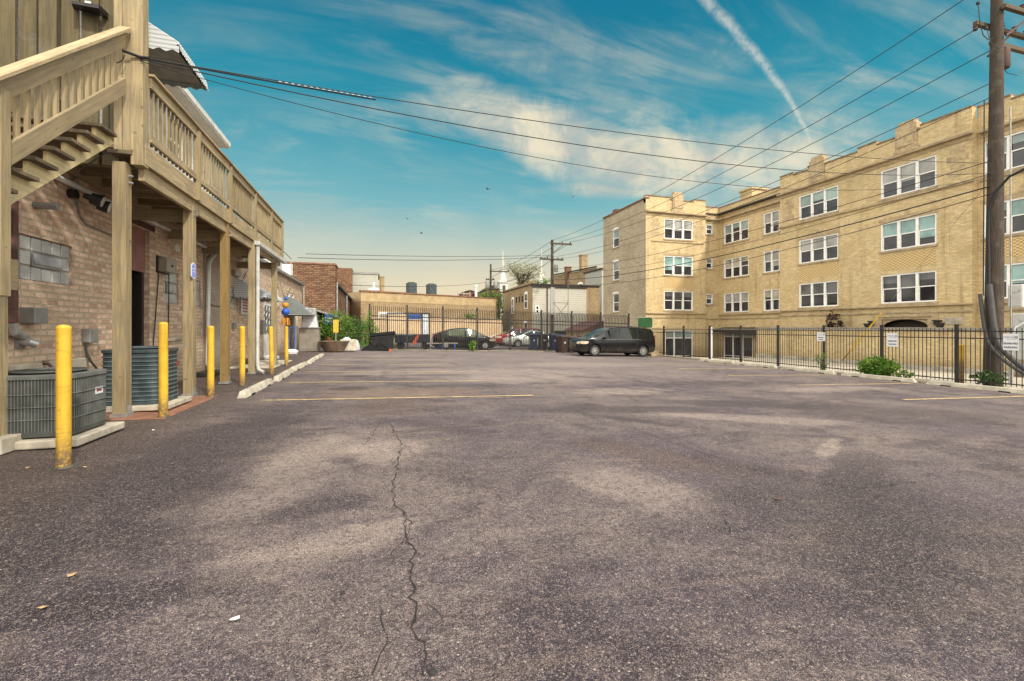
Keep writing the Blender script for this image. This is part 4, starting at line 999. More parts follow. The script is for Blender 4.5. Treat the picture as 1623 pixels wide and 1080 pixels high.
# parapets: a stepped crenellated top with carved piers
def parapet(fc,segs,piers,th=.32):
    f=lb(fc['O'],fc['u'],fc['n'])
    m=MB(); cp=MB()
    for a,b,zt in segs: f(m,a,b,YT,zt,-th,0); f(cp,a-.0,b+.0,zt,zt+.07,-th-.04,.05)
    p=m.build('parapet',YBRICK,ap); cp.build('coping',COPE,p)
    for c,wd in piers:
        m=MB(); f(m,c-wd/2,c+wd/2,10.45,11.85,-.3,.09); f(m,c-wd/2+.12,c+wd/2-.12,11.85,12.0,-.3,.08); f(m,c-wd/2-.12,c+wd/2+.12,10.42,10.62,-.2,.07); f(m,c-wd/2+.12,c+wd/2-.12,12.0,12.06,-.3,.05); f(m,c-wd/2+.1,c+wd/2-.1,10.75,11.7,.085,.13); m.build('parapet_pier',STONED,ap,bevel=.02)
def cren(L,piers,lo=11.38,hi=11.56):
    segs=[];x=0;k=0;br=[];
    n=int(L/1.05); st=L/n
    for i in range(n): segs.append((i*st,(i+1)*st,hi if (i in (0,n-1) or i%3==1) else lo))
    return segs
parapet(FA,cren(10.5,2),[(2.72,1.0),(7.75,1.0)])
parapet(FB,cren(8.2,1),[])
parapet(FD,cren(5.55,1),[(2.9,.95)])
m=MB(); lb(FC['O'],FC['u'],FC['n'])(m,0,6.7,YT-.3,11.2,-.3,0); lb(FE['O'],FE['u'],FE['n'])(m,0,1.7,YT-.3,11.2,-.3,0); p=m.build('parapet',YBRICK,ap)
m=MB(); lb(FC['O'],FC['u'],FC['n'])(m,-.02,6.7,11.2,11.27,-.32,.04); lb(FE['O'],FE['u'],FE['n'])(m,0,1.66,11.2,11.27,-.32,.04); m.build('coping',TERRA,p)
# stone courses
for fc,a,b,zz in ((FA,-.1,10.6,0),(FB,0,8.09,0),(FC,0,6.58,-.15),(FD,-.0,5.65,.0),(FE,0.02,1.6,-.15)):
    O,u,n=fc['O'],fc['u'],fc['n']
    band(O,u,n,a,b,10.28+zz,10.40+zz,.22); band(O,u,n,a,b,10.06+zz,10.13+zz,.04)
    if fc in (FA,FB): band(O,u,n,a,b,8.05,8.17,.10)
    if fc is not FE: band(O,u,n,a,b,2.36+zz*.5,2.46+zz*.5,.15); 
    band(O,u,n,a,b,2.02+zz*.5,2.12+zz*.5,.06)
    if fc in (FA,FB): band(O,u,n,a,b,-.78,-.55,.06,CONCP,'base_course')
band(FD['O'],FD['u'],FD['n'],.5,5.4,8.02,8.1,.06)
def panel(fc,a,b,z0,z1,mat,nm,pr=.006): 
    m=MB(); lb(fc['O'],fc['u'],fc['n'])(m,a,b,z0,z1,-.03,pr); return m.build(nm,mat,ap)
for fc,a,b in ((FA,1.4,4.0),(FA,6.4,9.05),(FB,5.4,8.0),(FD,1.65,4.35)):
    panel(fc,a,b,4.42,5.22,WEAVE,'basket_weave_panel')
    for k in (-.05,1.0): pass
    panel(fc,a-.1,b+.1,7.02,7.2,STONED,'lintel',.02); panel(fc,(a+b)/2-.1,(a+b)/2+.1,7.2,7.5,STONED,'keystone',.03)
for fc,c in ((FA,.55),(FA,9.85),(FD,.85),(FD,4.95)):
    for i in range(4): 
        wd=(.42,.28)[i%2]; panel(fc,c-wd,c+wd,8.5+i*.36,8.78+i*.36,STONED,'quoin_stone',.012)
# entrance surround
fA=lb(FA['O'],FA['u'],FA['n'])
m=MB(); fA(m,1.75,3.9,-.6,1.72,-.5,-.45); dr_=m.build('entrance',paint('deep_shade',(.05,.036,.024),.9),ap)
m=MB(); fA(m,1.3,1.75,-.6,2.0,-.05,.05); fA(m,3.9,4.35,-.6,2.0,-.05,.05); fA(m,1.75,3.9,1.72,2.0,-.05,.05); fA(m,1.6,4.05,1.84,1.92,.05,.10); m.build('stone_surround',STONED,dr_)
m=MB(); O=V(FA['O'])
arch_=[(1.75,1.72)]+[(1.75+2.15*i/12,1.38+.34*math.sin(math.pi*i/12)**.6) for i in range(13)]+[(3.9,1.72)]
m.prism([O+V((.02,a,z)) for a,z in arch_],(.1,0,0)); m.build('tudor_arch',STONED,dr_)
panel(FA,.35,1.05,1.45,1.78,CONCP,'name_stone',.015)
for a in (1.3,4.4):
    m=MB(); fA(m,a-.1,a+.1,1.42,1.6,.06,.22); fA(m,a-.14,a+.14,1.6,1.66,.0,.26); m.build('wall_lantern',BLACKM,ap)
# ground floor dark glazing
def glaz(fc,a,b,z0,z1,n,tr):
    f=lb(fc['O'],fc['u'],fc['n']); m=MB(); f(m,a,b,z0,z1,-.11,-.07); g_=MB()
    fr=MB(); 
    for i in range(n+1):
        x=a+(b-a)*i/n; f(fr,max(a,x-.06),min(b,x+.06),z0,z1,-.10,-.02)
    f(fr,a,b,tr-.04,tr+.04,-.10,-.03); f(fr,a,b,z1-.06,z1,-.10,-.02); f(fr,a,b,z0+.3,z0+.34,-.10,-.04)
    w_=fr.build('window',WHITEP,ap,label='tall dark ground floor glazing with white mullions'); m.build('pane',GLASSD,w_)
    t_=MB(); f(t_,a+.06,b-.06,tr+.04,z1-.06,-.07,-.06); t_.build('transom_light',GLASSB,w_)
glaz(FD,1.75,4.3,-1.3,1.05,3,.45); glaz(FC,3.2,6.2,-1.3,1.0,3,.55)
# canopy by the court door
cq=thing('canopy','dark canopy over the glazed court door of the apartment building','canopy',(26.6,27.6,.4))
m=MB(); m.add([(27.28,26.3,1.3),(27.28,31.0,1.3),(26.2,31.0,1.05),(26.2,26.3,1.05),(27.28,26.3,.5),(26.2,26.3,.7)],[(0,1,2,3),(0,3,5,4)]); m.prism([(26.2,26.3,.72),(26.2,31,.9),(26.2,31,1.05),(26.2,26.3,1.05)],(.03,0,0)); m.build('cloth',BLACKM,cq)
# garden wall with coping
gw=thing('garden_wall','low yellow brick yard wall with grey coping behind the iron fence','wall',(25.3,19,-.75))
m=MB(); m.box(25.2,25.45,12.2,25.4,-.8,1.16); m.build('wall',YBRICK,gw)
m=MB(); m.box(25.1,25.55,12.15,25.45,1.16,1.29); m.build('coping',YCOPE,gw,bevel=.02)
m=MB(); m.box(25.12,25.2,12.2,25.4,-.8,-.52); m.build('base_course',CONCP,gw)
for i,(px,lab) in enumerate(((1375,'small dark planter pot on the yard wall left of the stone entrance'),(1490,'small dark planter pot on the yard wall right of the stone entrance'))):
    y,_=onX(px,512,25.3); tp=thing('planter_pot',lab,'planter',(25.3,y,1.27)); m=MB(); m.lathe([(0,0),(.11,0),(.17,.2),(.20,.2),(.20,.24),(.15,.24),(0,.2)],(0,0,0),'z',14); m.build('pot',BLACKM,tp,local=True,smooth=True)
    
# ================================================================== iron fences
def ironfence(root,a,b,step,h,kz,first,n,curve=0,extra=None):
    """posts every step from a along direction b-a"""
    a=V(a); d=(V(b)-a).normalized(); nr=V((-d.y,d.x,0))
    for i in range(first,n+1):
        p=a+d*step*i; z=kz(p); m=MB(); m.obox((p.x,p.y,z+(h+.1)/2),d*(.05 if curve else .04),nr*(.05 if curve else .04),(0,0,(h+.1)/2)); m.obox((p.x,p.y,z+h+.115),d*.05,nr*.05,(0,0,.015)); m.build('post',BLACKM,root)
    for i in range(n):
        p=a+d*step*i; q=a+d*step*(i+1); m=MB(); zp,zq=kz(p),kz(q)
        for hh in ((.12,h-.30,h-.08) if not curve else (.12,h-.85,h-.62)):
            m.bar(V((p.x,p.y,zp+hh)),V((q.x,q.y,zq+hh)),.03,.055 if curve else .035)
        k=19
        for j in range(1,k):
            c=p.lerp(q,j/k); z=zp+(zq-zp)*j/k
            if not curve: m.box(c.x-.008,c.x+.008,c.y-.008,c.y+.008,z+.05,z+h+.02)
            else:
                pts=[V((c.x,c.y,z+.05)),V((c.x,c.y,z+h-.38))]+[V((c.x,c.y,z))+nr*(-curve*(1-math.cos(t)))+V((0,0,h-.38+.36*math.sin(t))) for t in (.5,1.0,1.45)]
                for p1,p2 in zip(pts,pts[1:]): m.bar(p1,p2,.03,.03,up=tuple(d))
        m.build('fence_panel',BLACKM,root)
kf=lambda p:gz(p.x)+.06
f1=thing('iron_fence','tall black iron fence with outward curving tops across the back of the lot','fence',(8,29.4,-.2))
ironfence(f1,(-.45,29.4,0),(18,29.4,0),2.255,2.66,kf,0,8,.22)
f2=thing('iron_fence','black iron picket fence along the right side before the apartment building','fence',(18,14,-.5))
ironfence(f2,(17.75,3.15,0),(17.75,30,0),2.25,1.74,kf,0,9)
m=MB(); m.box(17.71,17.79,12.2,21.15,1.18,1.22); m.build('top_rail',YCOPE,f2)
f3=thing('iron_fence','lower stretch of iron fence beside the court windows right of the van','fence',(18,25,-.5))
ironfence(f3,(17.75,23.4,0),(17.75,30,0),1.98,1.74,kf,1,3)
m=MB(); m.box(17.71,17.79,21.3,29.3,1.18,1.22); m.build('top_rail',STONED,f3)
m=MB(); m.box(17.72,17.78,20.98,21.04,-.5,1.3); m.top('gate_post',WHITEP,'slim pale gate post where the right fence begins','post')
x,y=18.0,9.75
bollard(18.3,10.1,1.28,'yellow bollard behind the right fence beside the utility pole',.085)
# ================================================================== lettering
def text(s,size,origin,u,n,mat,parent,nm='lettering'):
    cu=bpy.data.curves.new('txt','FONT'); cu.body=s; cu.size=size; cu.align_x='CENTER'; cu.align_y='CENTER'; cu.offset=.004*size/.1
    o=bpy.data.objects.new('txt',cu); C.objects.link(o)
    me=bpy.data.meshes.new_from_object(o.evaluated_get(bpy.context.evaluated_depsgraph_get())); bpy.data.objects.remove(o)
    u=V(u); n=V(n); up=V((0,0,1))
    M=Matrix((( u.x,up.x,n.x,origin[0]),(u.y,up.y,n.y,origin[1]),(u.z,up.z,n.z,origin[2]),(0,0,0,1)))
    me.transform(INV[root_of(parent).name]@M); me.materials.append(mat)
    q=bpy.data.objects.new(nm,me); C.objects.link(q); q.parent=parent; return q
SIGNG=paint('sign_grey',(.30,.31,.36),.5,.05,3,dirt=0,bump=0)
def fsign(px0,py0,px1,py1,lab,lines,logo=True):
    X=17.70; ya,z1=onX(px0,py0,X); yb,z0=onX(px1,py1,X); c=(ya+yb)/2; hw=abs(ya-yb)/2; zc=(z0+z1)/2; h=z1-z0
    s=thing('parking_sign',lab,'sign',(X,c,z0),0,'reserved parking signs on the fence')
    m=MB(); m.box(X-.012,X,c-hw,c+hw,z0,z1); m.build('panel',SIGNW,s,bevel=.004)
    xx=X-.0135
    for k,(tx,rel,sz_) in enumerate(lines): text(tx,sz_*h*(.82 if k else .78),(xx,c+(.045*hw/.2 if k==0 else 0),z0+rel*h),(0,-1,0),(-1,0,0),SIGNG if k==0 and logo else SIGNB,s)
    m=MB(); m.box(X-.0145,X-.012,c-hw*.7,c+hw*.6,z0+.655*h,z0+.68*h); m.build('small_print',SIGNG,s)
    m=MB(); m.tube([(xx,c-hw*.70+.028*math.cos(a*.5),z0+.78*h+.028*math.sin(a*.5)) for a in range(13)],.008,5); m.build('emblem',SIGNB,s)
fsign(1590,529,1615,556,'white reserved parking sign beside the utility pole, largest and rightmost',[('CHICAG',.78,.17),('RESERVED',.40,.18),('PARKING',.17,.18)])
fsign(1406,528,1423,550,'white reserved parking sign on the post above the big green bush',[('CHICAG',.78,.15),('RESERVED',.40,.16),('PARKING',.17,.16)])
fsign(1295,527,1308,541,'smallest white reserved parking sign, leftmost on the right fence',[('CHICAG',.78,.15),('RESERVED',.40,.18),('PARKING',.17,.18)])
# ================================================================== utility poles
def sagline(p,q,s,n=18):
    p,q=V(p),V(q); return [p.lerp(q,i/n)-V((0,0,s*4*(i/n)*(1-i/n))) for i in range(n+1)]
PR=V((18.75,9.45,0)); 
pr=thing('utility_pole','big weathered wooden utility pole at the right edge behind the fence','utility pole',(PR.x,PR.y,gz(PR.x)))
m=MB(); m.tube([(PR.x-.13,PR.y,-.62),(PR.x-.05,PR.y,3),(PR.x+.03,PR.y,8),(PR.x+.08,PR.y,13.2)],[.235,.215,.175,.135],18); m.build('shaft',POLEW,pr,smooth=True)
ad=V((-1,0,0))      # crossarms run across the alley
def arm(z,off,l0,l1,nm='crossarm'):
    b0=PR+V((.06,off,0)); m=MB(); m.bar(b0+ad*l0+V((0,0,z)),b0-ad*l1+V((0,0,z)),.12,.13); m.build(nm,paint('crossarm_wood',(.14,.10,.06),.85,.3,6,grain=0,dirt=.4),pr,bevel=.01); return b0
b0=arm(10.95,.22,.62,2.4); b1=arm(11.30,-.22,.12,2.4); arm(10.55,.30,-.3,2.4)
for k,(l,z) in enumerate(((.6,10.72),(-.7,11.05),(-1.3,11.05),(-1.9,11.05),(-.8,11.38),(-1.5,11.38))):
    q=(b0 if k<4 else b1)-ad*0+ad*l+V((0,0,z)); m=MB(); m.lathe([(0,0),(.05,.0),(.07,.05),(.045,.09),(.065,.13),(.03,.16),(0,.16)],tuple(q),'z',10); m.build('insulator',RUST,pr,smooth=True)
m=MB(); m.bar(b0-ad*1.2+V((0,0,10.95)),b0+V((0,0,10.0)),.04,.06); m.bar(b1-ad*1.3+V((0,0,11.3)),b1+V((0,0,10.4)),.04,.06); m.build('brace',RUST,pr)
m=MB(); m.lathe([(0,0),(.16,0),(.18,.05),(.18,.6),(.14,.68),(0,.7)],tuple(PR-ad*.75+V((0,.2,9.7))),'z',14); m.build('cutout_can',RUST,pr,smooth=True)
# conduits sweeping up the pole
cb=V((PR.x-.38,PR.y-.02,0))
def sweep(dx,dy,z1,r,mat,nm):
    P0=[V((18.35+dx,7.3+dy,-.35)),V((18.35+dx,8.0+dy,-.25)),V((18.33+dx,8.6+dy,.1)),V((18.32+dx,9.05+dy,.6)),V((18.33+dx,9.25+dy,1.1)),V((18.38+dx,9.42+dy,z1))]
    # Catmull-Rom
    o=[]
    for i in range(len(P0)-1):
        p0=P0[max(0,i-1)];p1=P0[i];p2=P0[i+1];p3=P0[min(len(P0)-1,i+2)]
        for k in range(6):
            t_=k/6; o.append(.5*((2*p1)+(p2-p0)*t_+(2*p0-5*p1+4*p2-p3)*t_**2+(3*p1-p0-3*p2+p3)*t_**3))
    o.append(P0[-1]); m=MB(); m.tube(o,r,10); m.build(nm,mat,pr,smooth=True)
sweep(.04,.02,2.65,.08,CONDUIT,'conduit'); sweep(-.05,.2,2.35,.05,CONDUIT,'conduit')
m=MB(); m.tube([(18.42,9.44,2.6),(18.45,9.46,3.2),(18.50,9.5,4.2),(18.52,9.5,5.0),(18.50,9.35,5.5),(18.5,9.0,5.9),(18.6,8.4,6.15),(18.7,7.6,6.25)],.04,8); m.build('riser_cable',WIRE,pr,smooth=True)
m=MB(); m.tube([(18.36,9.55,2.3),(18.42,9.58,3.4),(18.48,9.6,5.2),(18.5,9.6,8.5)],.018,6); m.build('riser_cable',WIRE,pr,label='thin riser cable up the left of the pole')
m=MB(); m.tube([(19.0,9.25,-.5),(18.98,9.2,1.6),(19.0,9.22,8.2)],.02,6); m.build('ground_pipe',GALV,pr,smooth=True)
for k,(px,y0,y1,x0,x1,lab) in enumerate(((0,452,487,1597,1621,'upper white electrical cabinet beside the utility pole'),(0,497,572,1604,1640,'larger lower white electrical cabinet under the upper one'))):
    X=19.6; ya,z1=onX(x0,y0,X); yb,z0=onX(x1,y1,X); cbn=thing('electrical_cabinet',lab,'cabinet',(X,(ya+yb)/2,z0),0,'white electrical cabinets by the pole')
    m=MB(); m.box(X,X+.3,min(ya,yb),max(ya,yb),z0,z1); m.build('case',WHITEM,cbn,bevel=.02)
    m=MB(); m.box(X-.015,X,min(ya,yb)+.03,max(ya,yb)-.03,z0+.03,z1-.03); dd=m.build('door',WHITEM,cbn,bevel=.01)
    m=MB(); m.tube([(X-.016,(ya+yb)/2+.11*math.cos(a),z1-.18-.09*math.sin(a)) for a in [math.pi*i/8 for i in range(9)]],.008,5); m.build('handle',GREYM,dd)
rack=thing('cabinet_rack','grey pipe rack carrying the white electrical cabinets by the pole','rack',(19.95,8.7,-.5))
for y in (8.15,9.05):
    m=MB(); m.tube([(19.96,y,-.6),(19.96,y,2.7)],.04,8); m.build('upright',GALV,rack)
m=MB(); m.tube([(19.96,7.9,-.25),(19.96,9.2,-.25)],.04,8); m.build('cross_rail',GALV,rack)
pipe('cabinet_conduit',[(19.75,8.95,1.9),(19.6,9.05,1.55),(19.3,9.25,1.3),(19.2,9.3,.9),(19.2,9.3,-.5)],.05,GALV,'grey flexible conduit dropping between cabinets and pole','conduit',8)
def pole(x,y,h,label,armlen,armz,r=.16,side=1):
    g0=gz(min(x,30)); p=thing('utility_pole',label,'utility pole',(x,y,g0))
    m=MB(); m.tube([(x,y,g0),(x+.03,y,h)],[r*1.25,r*.85],12); m.build('shaft',POLEW,p,smooth=True)
    for z,l0,l1 in armz:
        m=MB(); m.bar((x-l0,y-.18,z),(x+l1,y-.18,z),.12,.16); a_=m.build('crossarm',POLEW,p)
        m=MB(); 
        for q in (-l0+.15,-l0*.4,l1*.5,l1-.15): m.lathe([(0,.08),(.05,.08),(.07,.16),(.04,.26),(0,.26)],(x+q,y-.18,z),'z',8)
        m.build('insulators',RUST,a_)
    z=armz[0][0]; m=MB(); m.bar((x+armz[0][2]*.6,y-.18,z),(x,y-.18,z-1.0),.06,.06); m.bar((x-armz[0][1]*.6,y-.18,z),(x,y-.18,z-.6),.05,.05); m.build('brace',POLEW,p)
    return p
PM=V((17.35,44,0)); pmid=pole(17.35,44,10.35,'slim utility pole with crossarms before the white sided building','',[(9.95,.25,2.15),(8.3,1.4,1.2)])
m=MB(); m.lathe([(0,0),(.2,0),(.22,.05),(.22,.7),(.1,.8),(0,.8)],(17.7,43.7,7.0),'z',12); m.build('transformer',GREYM,pmid,smooth=True)
PFAR=V((16.7,68,0)); pf=pole(16.7,68,11.0,'distant utility pole left of the church spires','',[(9.9,.2,3.0),(8.6,.8,.6)])
m=MB()
for q in (-1.2,1.4): m.lathe([(0,0),(.3,0),(.34,.1),(.34,1.0),(.2,1.2),(0,1.2)],(16.7+q*.5,67.6,7.2),'z',12); 
m.build('transformer',GREYM,pf,smooth=True)
# ------------------------------------------------------------------ wires
def wire(pts,r,label,mat=WIRE,grp='overhead wires'):
    m=MB(); m.tube(pts,r,5); return m.top('overhead_wire',mat,label,'wire',grp,smooth=True)
A=PR
T=lambda px,py:V((lambda p:(A.x-.35*1,)+p)(onX(px,py,A.x-.35)))
wire(sagline(V((17.85,9.4,11.75)),PM+V((-.2,-.18,10.2)),.9),.014,'topmost primary wire from the big pole to the slim pole')
wire(sagline(V((18.15,9.62,10.72)),PM+V((.9,-.18,10.2)),.9),.014,'middle primary wire from the big pole to the slim pole')
wire(sagline(PR+V((-.17,.05,10.05)),PM+V((2.0,-.18,10.2)),.9),.014,'lowest primary wire from the big pole to the slim pole')
for s,e,lab in (((-.2,11.62),(-.0,10.1),'first far primary wire between the two distant poles'),((.9,11.62),(1.3,10.1),'second far primary wire between the two distant poles'),((2.0,11.62),(2.8,10.1),'third far primary wire between the two distant poles')):
    wire(sagline(PM+V((s[0],-.18,10.15)),PFAR+V((e[0],-.18,10.1)),.5),.02,lab)
low=[(9.0,8.55,.9,.013,'upper cable of the crossing bundle, nearest the parapet'),(8.55,8.3,1.0,.012,'second cable of the crossing bundle under the parapet'),(6.55,7.3,.7,.013,'cable crossing the top floor windows'),(6.15,6.9,.9,.011,'thin cable crossing above the middle windows'),(5.75,6.2,.75,.024,'thick lashed cable crossing the middle windows'),(5.5,5.6,.9,.014,'lowest cable crossing the apartment front')]
for za,zb,s,r,lab in low: wire(sagline(PR+V((-.2,.05,za)),PM+V((-.0,-.15,zb)),s,26),r,lab)
for za,zb,s,lab in ((8.3,8.2,.8,'upper cable between the distant poles'),(6.2,6.6,.8,'lower cable between the distant poles')): wire(sagline(PM+V((0,0,za)),PFAR+V((0,0,zb)),s),.025,lab)
# service drops from the porch column
S0=V((-3.30,7.86,5.22))
wire(sagline(S0,PR+V((-.2,-.05,6.45)),.35,30),.008,'upper service drop from the porch column to the big pole')
wire(sagline(S0+V((0,0,-.03)),PR+V((-.2,-.05,6.15)),.62,30),.009,'middle service drop from the porch column to the big pole')
wire(sagline(S0+V((0,0,-.06)),PR+V((-.2,-.05,6.0)),1.0,30),.006,'lowest faint service drop from the porch column to the big pole')
sl_=sagline(S0+V((0,0,.0)),PR+V((-.2,-.05,6.4)),.42,60)[:10]
m=MB(); m.tube(sl_,.0075,6); m.tube([p+V((0,.01,-.01)) for p in sl_],.005,5); m.top('service_cable',WIRE,'thick bundled start of the service drop at the porch column','wire')
cc_=thing('cable_splice','row of shiny clamps on the service cable against the sky','cable splice',tuple(sl_[5]))
for k in range(16):
    p=sl_[5].lerp(sl_[9],k/16)+V((0,-.01,.008)); m=MB(); m.lathe([(0,-.03),(.009,-.02),(.009,.02),(0,.03)],tuple(p),'x',6); m.build('clamp',WIREL,cc_)
m=MB(); cl_=S0+V((-.18,-.02,.02)); m.tube([S0+V((.12,-.01,0)),S0,cl_+V((0,-.06,.0))],.02,6); m.tube([cl_+V((-.1+.13*math.cos(a),-.07,-.07+.13*math.sin(a))) for a in [math.pi*(.5+i/8) for i in range(13)]],.008,5)
m.tube([cl_+V((-.2,-.07,-.1)),cl_+V((-.15,-.08,-.6)),cl_+V((-.14,-.08,-1.1)),cl_+V((-.2,-.08,-1.5)),cl_+V((-.5,-.05,-1.75))],.010,5); m.top('service_clamp',WIRE,'black cable loop and clamp hanging on the porch column','cable',smooth=True)
wire(sagline((X0,30,5.5),PM+V((0,-.1,8.6)),.25,20),.02,'long thin wire low over the back of the lot')
wire(sagline((X0+.3,31,5.9),PM+V((0,-.1,8.75)),.15,20),.018,'second long thin wire low over the back of the lot')
wire(sagline((-3,34,4.3),PFAR+V((0,-.1,8.3)),.4,20),.02,'lower thin wire toward the distant pole')
gy=thing('guy_wire','yellow guarded guy wire slanting down from the big pole through the fence','guy wire',(20.5,13.5,-.6))
p=V(((lambda q:(20.6,q[0],q[1]))(onX(1335,572,20.6)))); q=PR+V((-.05,.1,6.0)); dd=(q-p)
m=MB(); m.tube([p,q],.006,5); m.build('cable',GREYM,gy); m=MB(); m.tube([p,p+dd*.34],.032,8); m.build('guard',YELLOW,gy)
# jumper loops near the pole top
m=MB(); m.tube([V((17.85,9.42,11.4)),V((17.9,9.42,11.1)),V((17.95,9.42,10.75)),V((18.1,9.42,10.4)),V((18.35,9.42,10.3)),V((18.6,9.42,10.4))],.012,5)
m.lathe([(0,0),(.05,.02),(.05,.08),(0,.1)],(17.86,9.42,11.3),'z',8); m.top('jumper_wire',WIRE,'sagging jumper wire left of the big pole top','wire',smooth=True)
m=MB(); m.tube([V((18.3,9.45,10.75)),V((18.32,9.4,10.4)),V((18.4,9.35,10.1)),V((18.6,9.3,10.0))],.010,5); m.lathe([(0,0),(.05,.02),(.05,.08),(0,.1)],(18.3,9.45,10.62),'z',8); m.top('jumper_wire',WIRE,'short jumper wire close against the big pole top','wire',smooth=True)
m=MB(); m.tube([V((18.95,9.4,9.6)),V((19.1,9.35,9.35)),V((19.5,9.3,9.3)),V((20.2,9.2,9.9))],.010,5); m.top('jumper_wire',WIRE,'drooping jumper wire right of the big pole top','wire',smooth=True)
# ================================================================== far buildings
def bwin(parent,O,u,n,a,b,z0,z1,arch=False,mat=WHITEP):
    f_=lb(O,u,n); m=MB(); e=.10
    f_(m,a,a+e,z0,z1,-.02,.05); f_(m,b-e,b,z0,z1,-.02,.05); f_(m,a+e,b-e,z1-e,z1,-.02,.05); f_(m,a+e,b-e,z0,z0+e,-.02,.05); f_(m,a+e,b-e,(z0+z1)/2-.05,(z0+z1)/2+.05,-.02,.05)
    if arch:
        m.prism([V(O)+V(u)*((a+b)/2+(b-a)/2*math.cos(math.pi*i/8))+V((0,0,z1+.22*math.sin(math.pi*i/8))) +V(n)*.0 for i in range(9)],V(n)*.04)
    w_=m.build('window',mat,parent); m=MB(); f_(m,a+e,b-e,z0+e,z1-e,-.01,.02); m.build('pane',GLASSD,w_)
# brown brick building behind the end of the left building
bb=thing('brick_building','brown brick building with grey downspout behind the ivy and blue sign','building',(-6,34,0))
m=MB(); m.box(-11,-2.75,33.2,35.0,-.1,5.55); m.build('wall',RBRICK,bb); m=MB(); m.box(-11,-2.70,33.15,35.05,5.55,5.66); m.build('coping',TERRA,bb)
m=MB(); m.box(-11,-2.78,35.0,58,-.1,4.25); m.build('wall',RBRICK,bb,label='lower rear wing'); m=MB(); m.box(-11,-2.6,35.05,58,4.25,4.4); m.build('roof',ROOFT,bb)
m=MB(); m.tube([(-2.66,33.5,4.4),(-2.66,33.4,.1)],.06,8); m.build('downspout',GALV,bb,smooth=True)
m=MB(); m.tube([(-2.66,44,4.2),(-2.66,44,.1)],.06,8); m.build('downspout',GALV,bb,smooth=True)
m=MB(); m.box(-6.6,-6.2,33.5,33.9,5.6,6.2); m.build('chimney',DBRICK,bb)
m=MB(); m.box(-7.6,-5.4,33.10,33.2,4.75,5.5); m.build('flashing',PLASTW,bb)
b2=thing('apartment_building','far narrow orange brick block with a pale sided bay above the brown roof','building',(-3,70,0))
m=MB(); m.box(-6,-3.1,62,70,0,8.9); m.build('wall',RBRICK,b2); m=MB(); m.box(-3.1,.1,63,70,0,8.3); m.build('bay',GREYS,b2); m=MB(); m.box(-3.2,.3,62.9,70.1,8.3,8.55); m.build('roof',GREYM,b2); m=MB(); m.box(-2.0,-.5,58.5,61,0,5.4); m.build('rear_wing',DBRICK,b2)
# long low tan brick building, slightly turned
lt=thing('low_building','long low tan brick building with a clay coping across the back','building',(6,54,0))
P0=V((-1.6,48.6,0)); P1=V((15.0,56,0)); d_=(P1-P0).normalized(); n_=V((d_.y,-d_.x,0)); L=(P1-P0).length
def plb(mb,a,b,z0,z1,n0,n1): mb.obox(P0+d_*(a+b)/2+n_*(n0+n1)/2+V((0,0,(z0+z1)/2)),d_*(b-a)/2,n_*(n1-n0)/2,(0,0,(z1-z0)/2))
m=MB(); plb(m,0,L,-.9,3.95,-12,0); m.build('wall',TBRICK,lt)
TANP=paint('tan_render',(.45,.33,.18),.9,.12,1.5,dirt=.3); m=MB(); plb(m,0,L,3.95,4.95,-11.98,.02); m.build('parapet',TANP,lt)
for a,b,z in ((0,L*.27,5.02),(L*.27,L*.72,4.98),(L*.72,L,4.93)):
    m=MB(); plb(m,a-.05,b,4.92,z+.06,-.4,.12); m.build('coping',TERRA,lt)
m=MB(); plb(m,2.0,4.6,-.3,2.7,0,.03); rd=m.build('doorway',paint('garage_cream',(.50,.43,.33),.6,.1,3,dirt=.3),lt); m=MB(); plb(m,1.85,2.0,-.3,2.9,0,.08); plb(m,4.6,4.75,-.3,2.9,0,.08); plb(m,1.85,4.75,2.7,2.9,0,.09); m.build('frame',WHITEP,rd)
for a,lab in ((6.75,'left of two dark condensers on the tan roof'),(9.35,'right of two dark condensers on the tan roof')):
    c=P0+d_*a-n_*2; t0=thing('roof_condenser',lab,'air conditioner',(c.x,c.y,4.9),0,'rooftop condensers')
    m=MB(); m.obox((c.x,c.y,5.75),d_*.47,n_*.47,(0,0,.62)); m.build('case',ACT,t0,bevel=.06); m=MB(); m.obox((c.x,c.y,5.06),d_*.5,n_*.5,(0,0,.06)); m.build('base',GALV,t0)
    m=MB(); m.lathe([(0,0),(.4,0),(.42,.05),(0,.07)],(c.x,c.y,6.38),'z',14); m.build('fan_guard',BLACKM,t0)
c=P0+d_*2.05-n_*1.5; t0=thing('roof_vent','white mushroom roof vent on the left of the tan roof','vent',(c.x,c.y,5)); m=MB(); m.lathe([(0,0),(.5,0),(.55,.2),(.65,.3),(.5,.5),(.15,.55),(.15,1.0),(.2,1.0),(0,1.15)],(c.x,c.y,4.95),'z',16); m.build('hood',PLASTW,t0,smooth=True); m=MB(); m.lathe([(0,0),(.35,0),(.35,.1),(0,.1)],(c.x,c.y,4.9),'z',12); m.build('curb',GALV,t0)
c=P0+d_*2.95-n_*1.5; m=MB(); m.obox((c.x,c.y,5.8),d_*.19,n_*.19,(0,0,.95)); m.obox((c.x,c.y,6.72),d_*.23,n_*.23,(0,0,.06)); m.top('chimney_stack',TBRICK,'square brown chimney next to the white roof vent','chimney')
c=P0+d_*13.3-n_*1; t0=thing('roof_pipework','thin grey pipe frame on the right of the tan roof','pipework',(c.x,c.y,5)); m=MB()
for k in (-.9,0,.9): m.tube([c+d_*k+V((0,0,4.9)),c+d_*k+V((0,0,5.7))],.05,6)
m.tube([c+d_*-.9+V((0,0,5.4)),c+d_*.9+V((0,0,5.4))],.05,6); m.build('pipe_frame',GALV,t0)
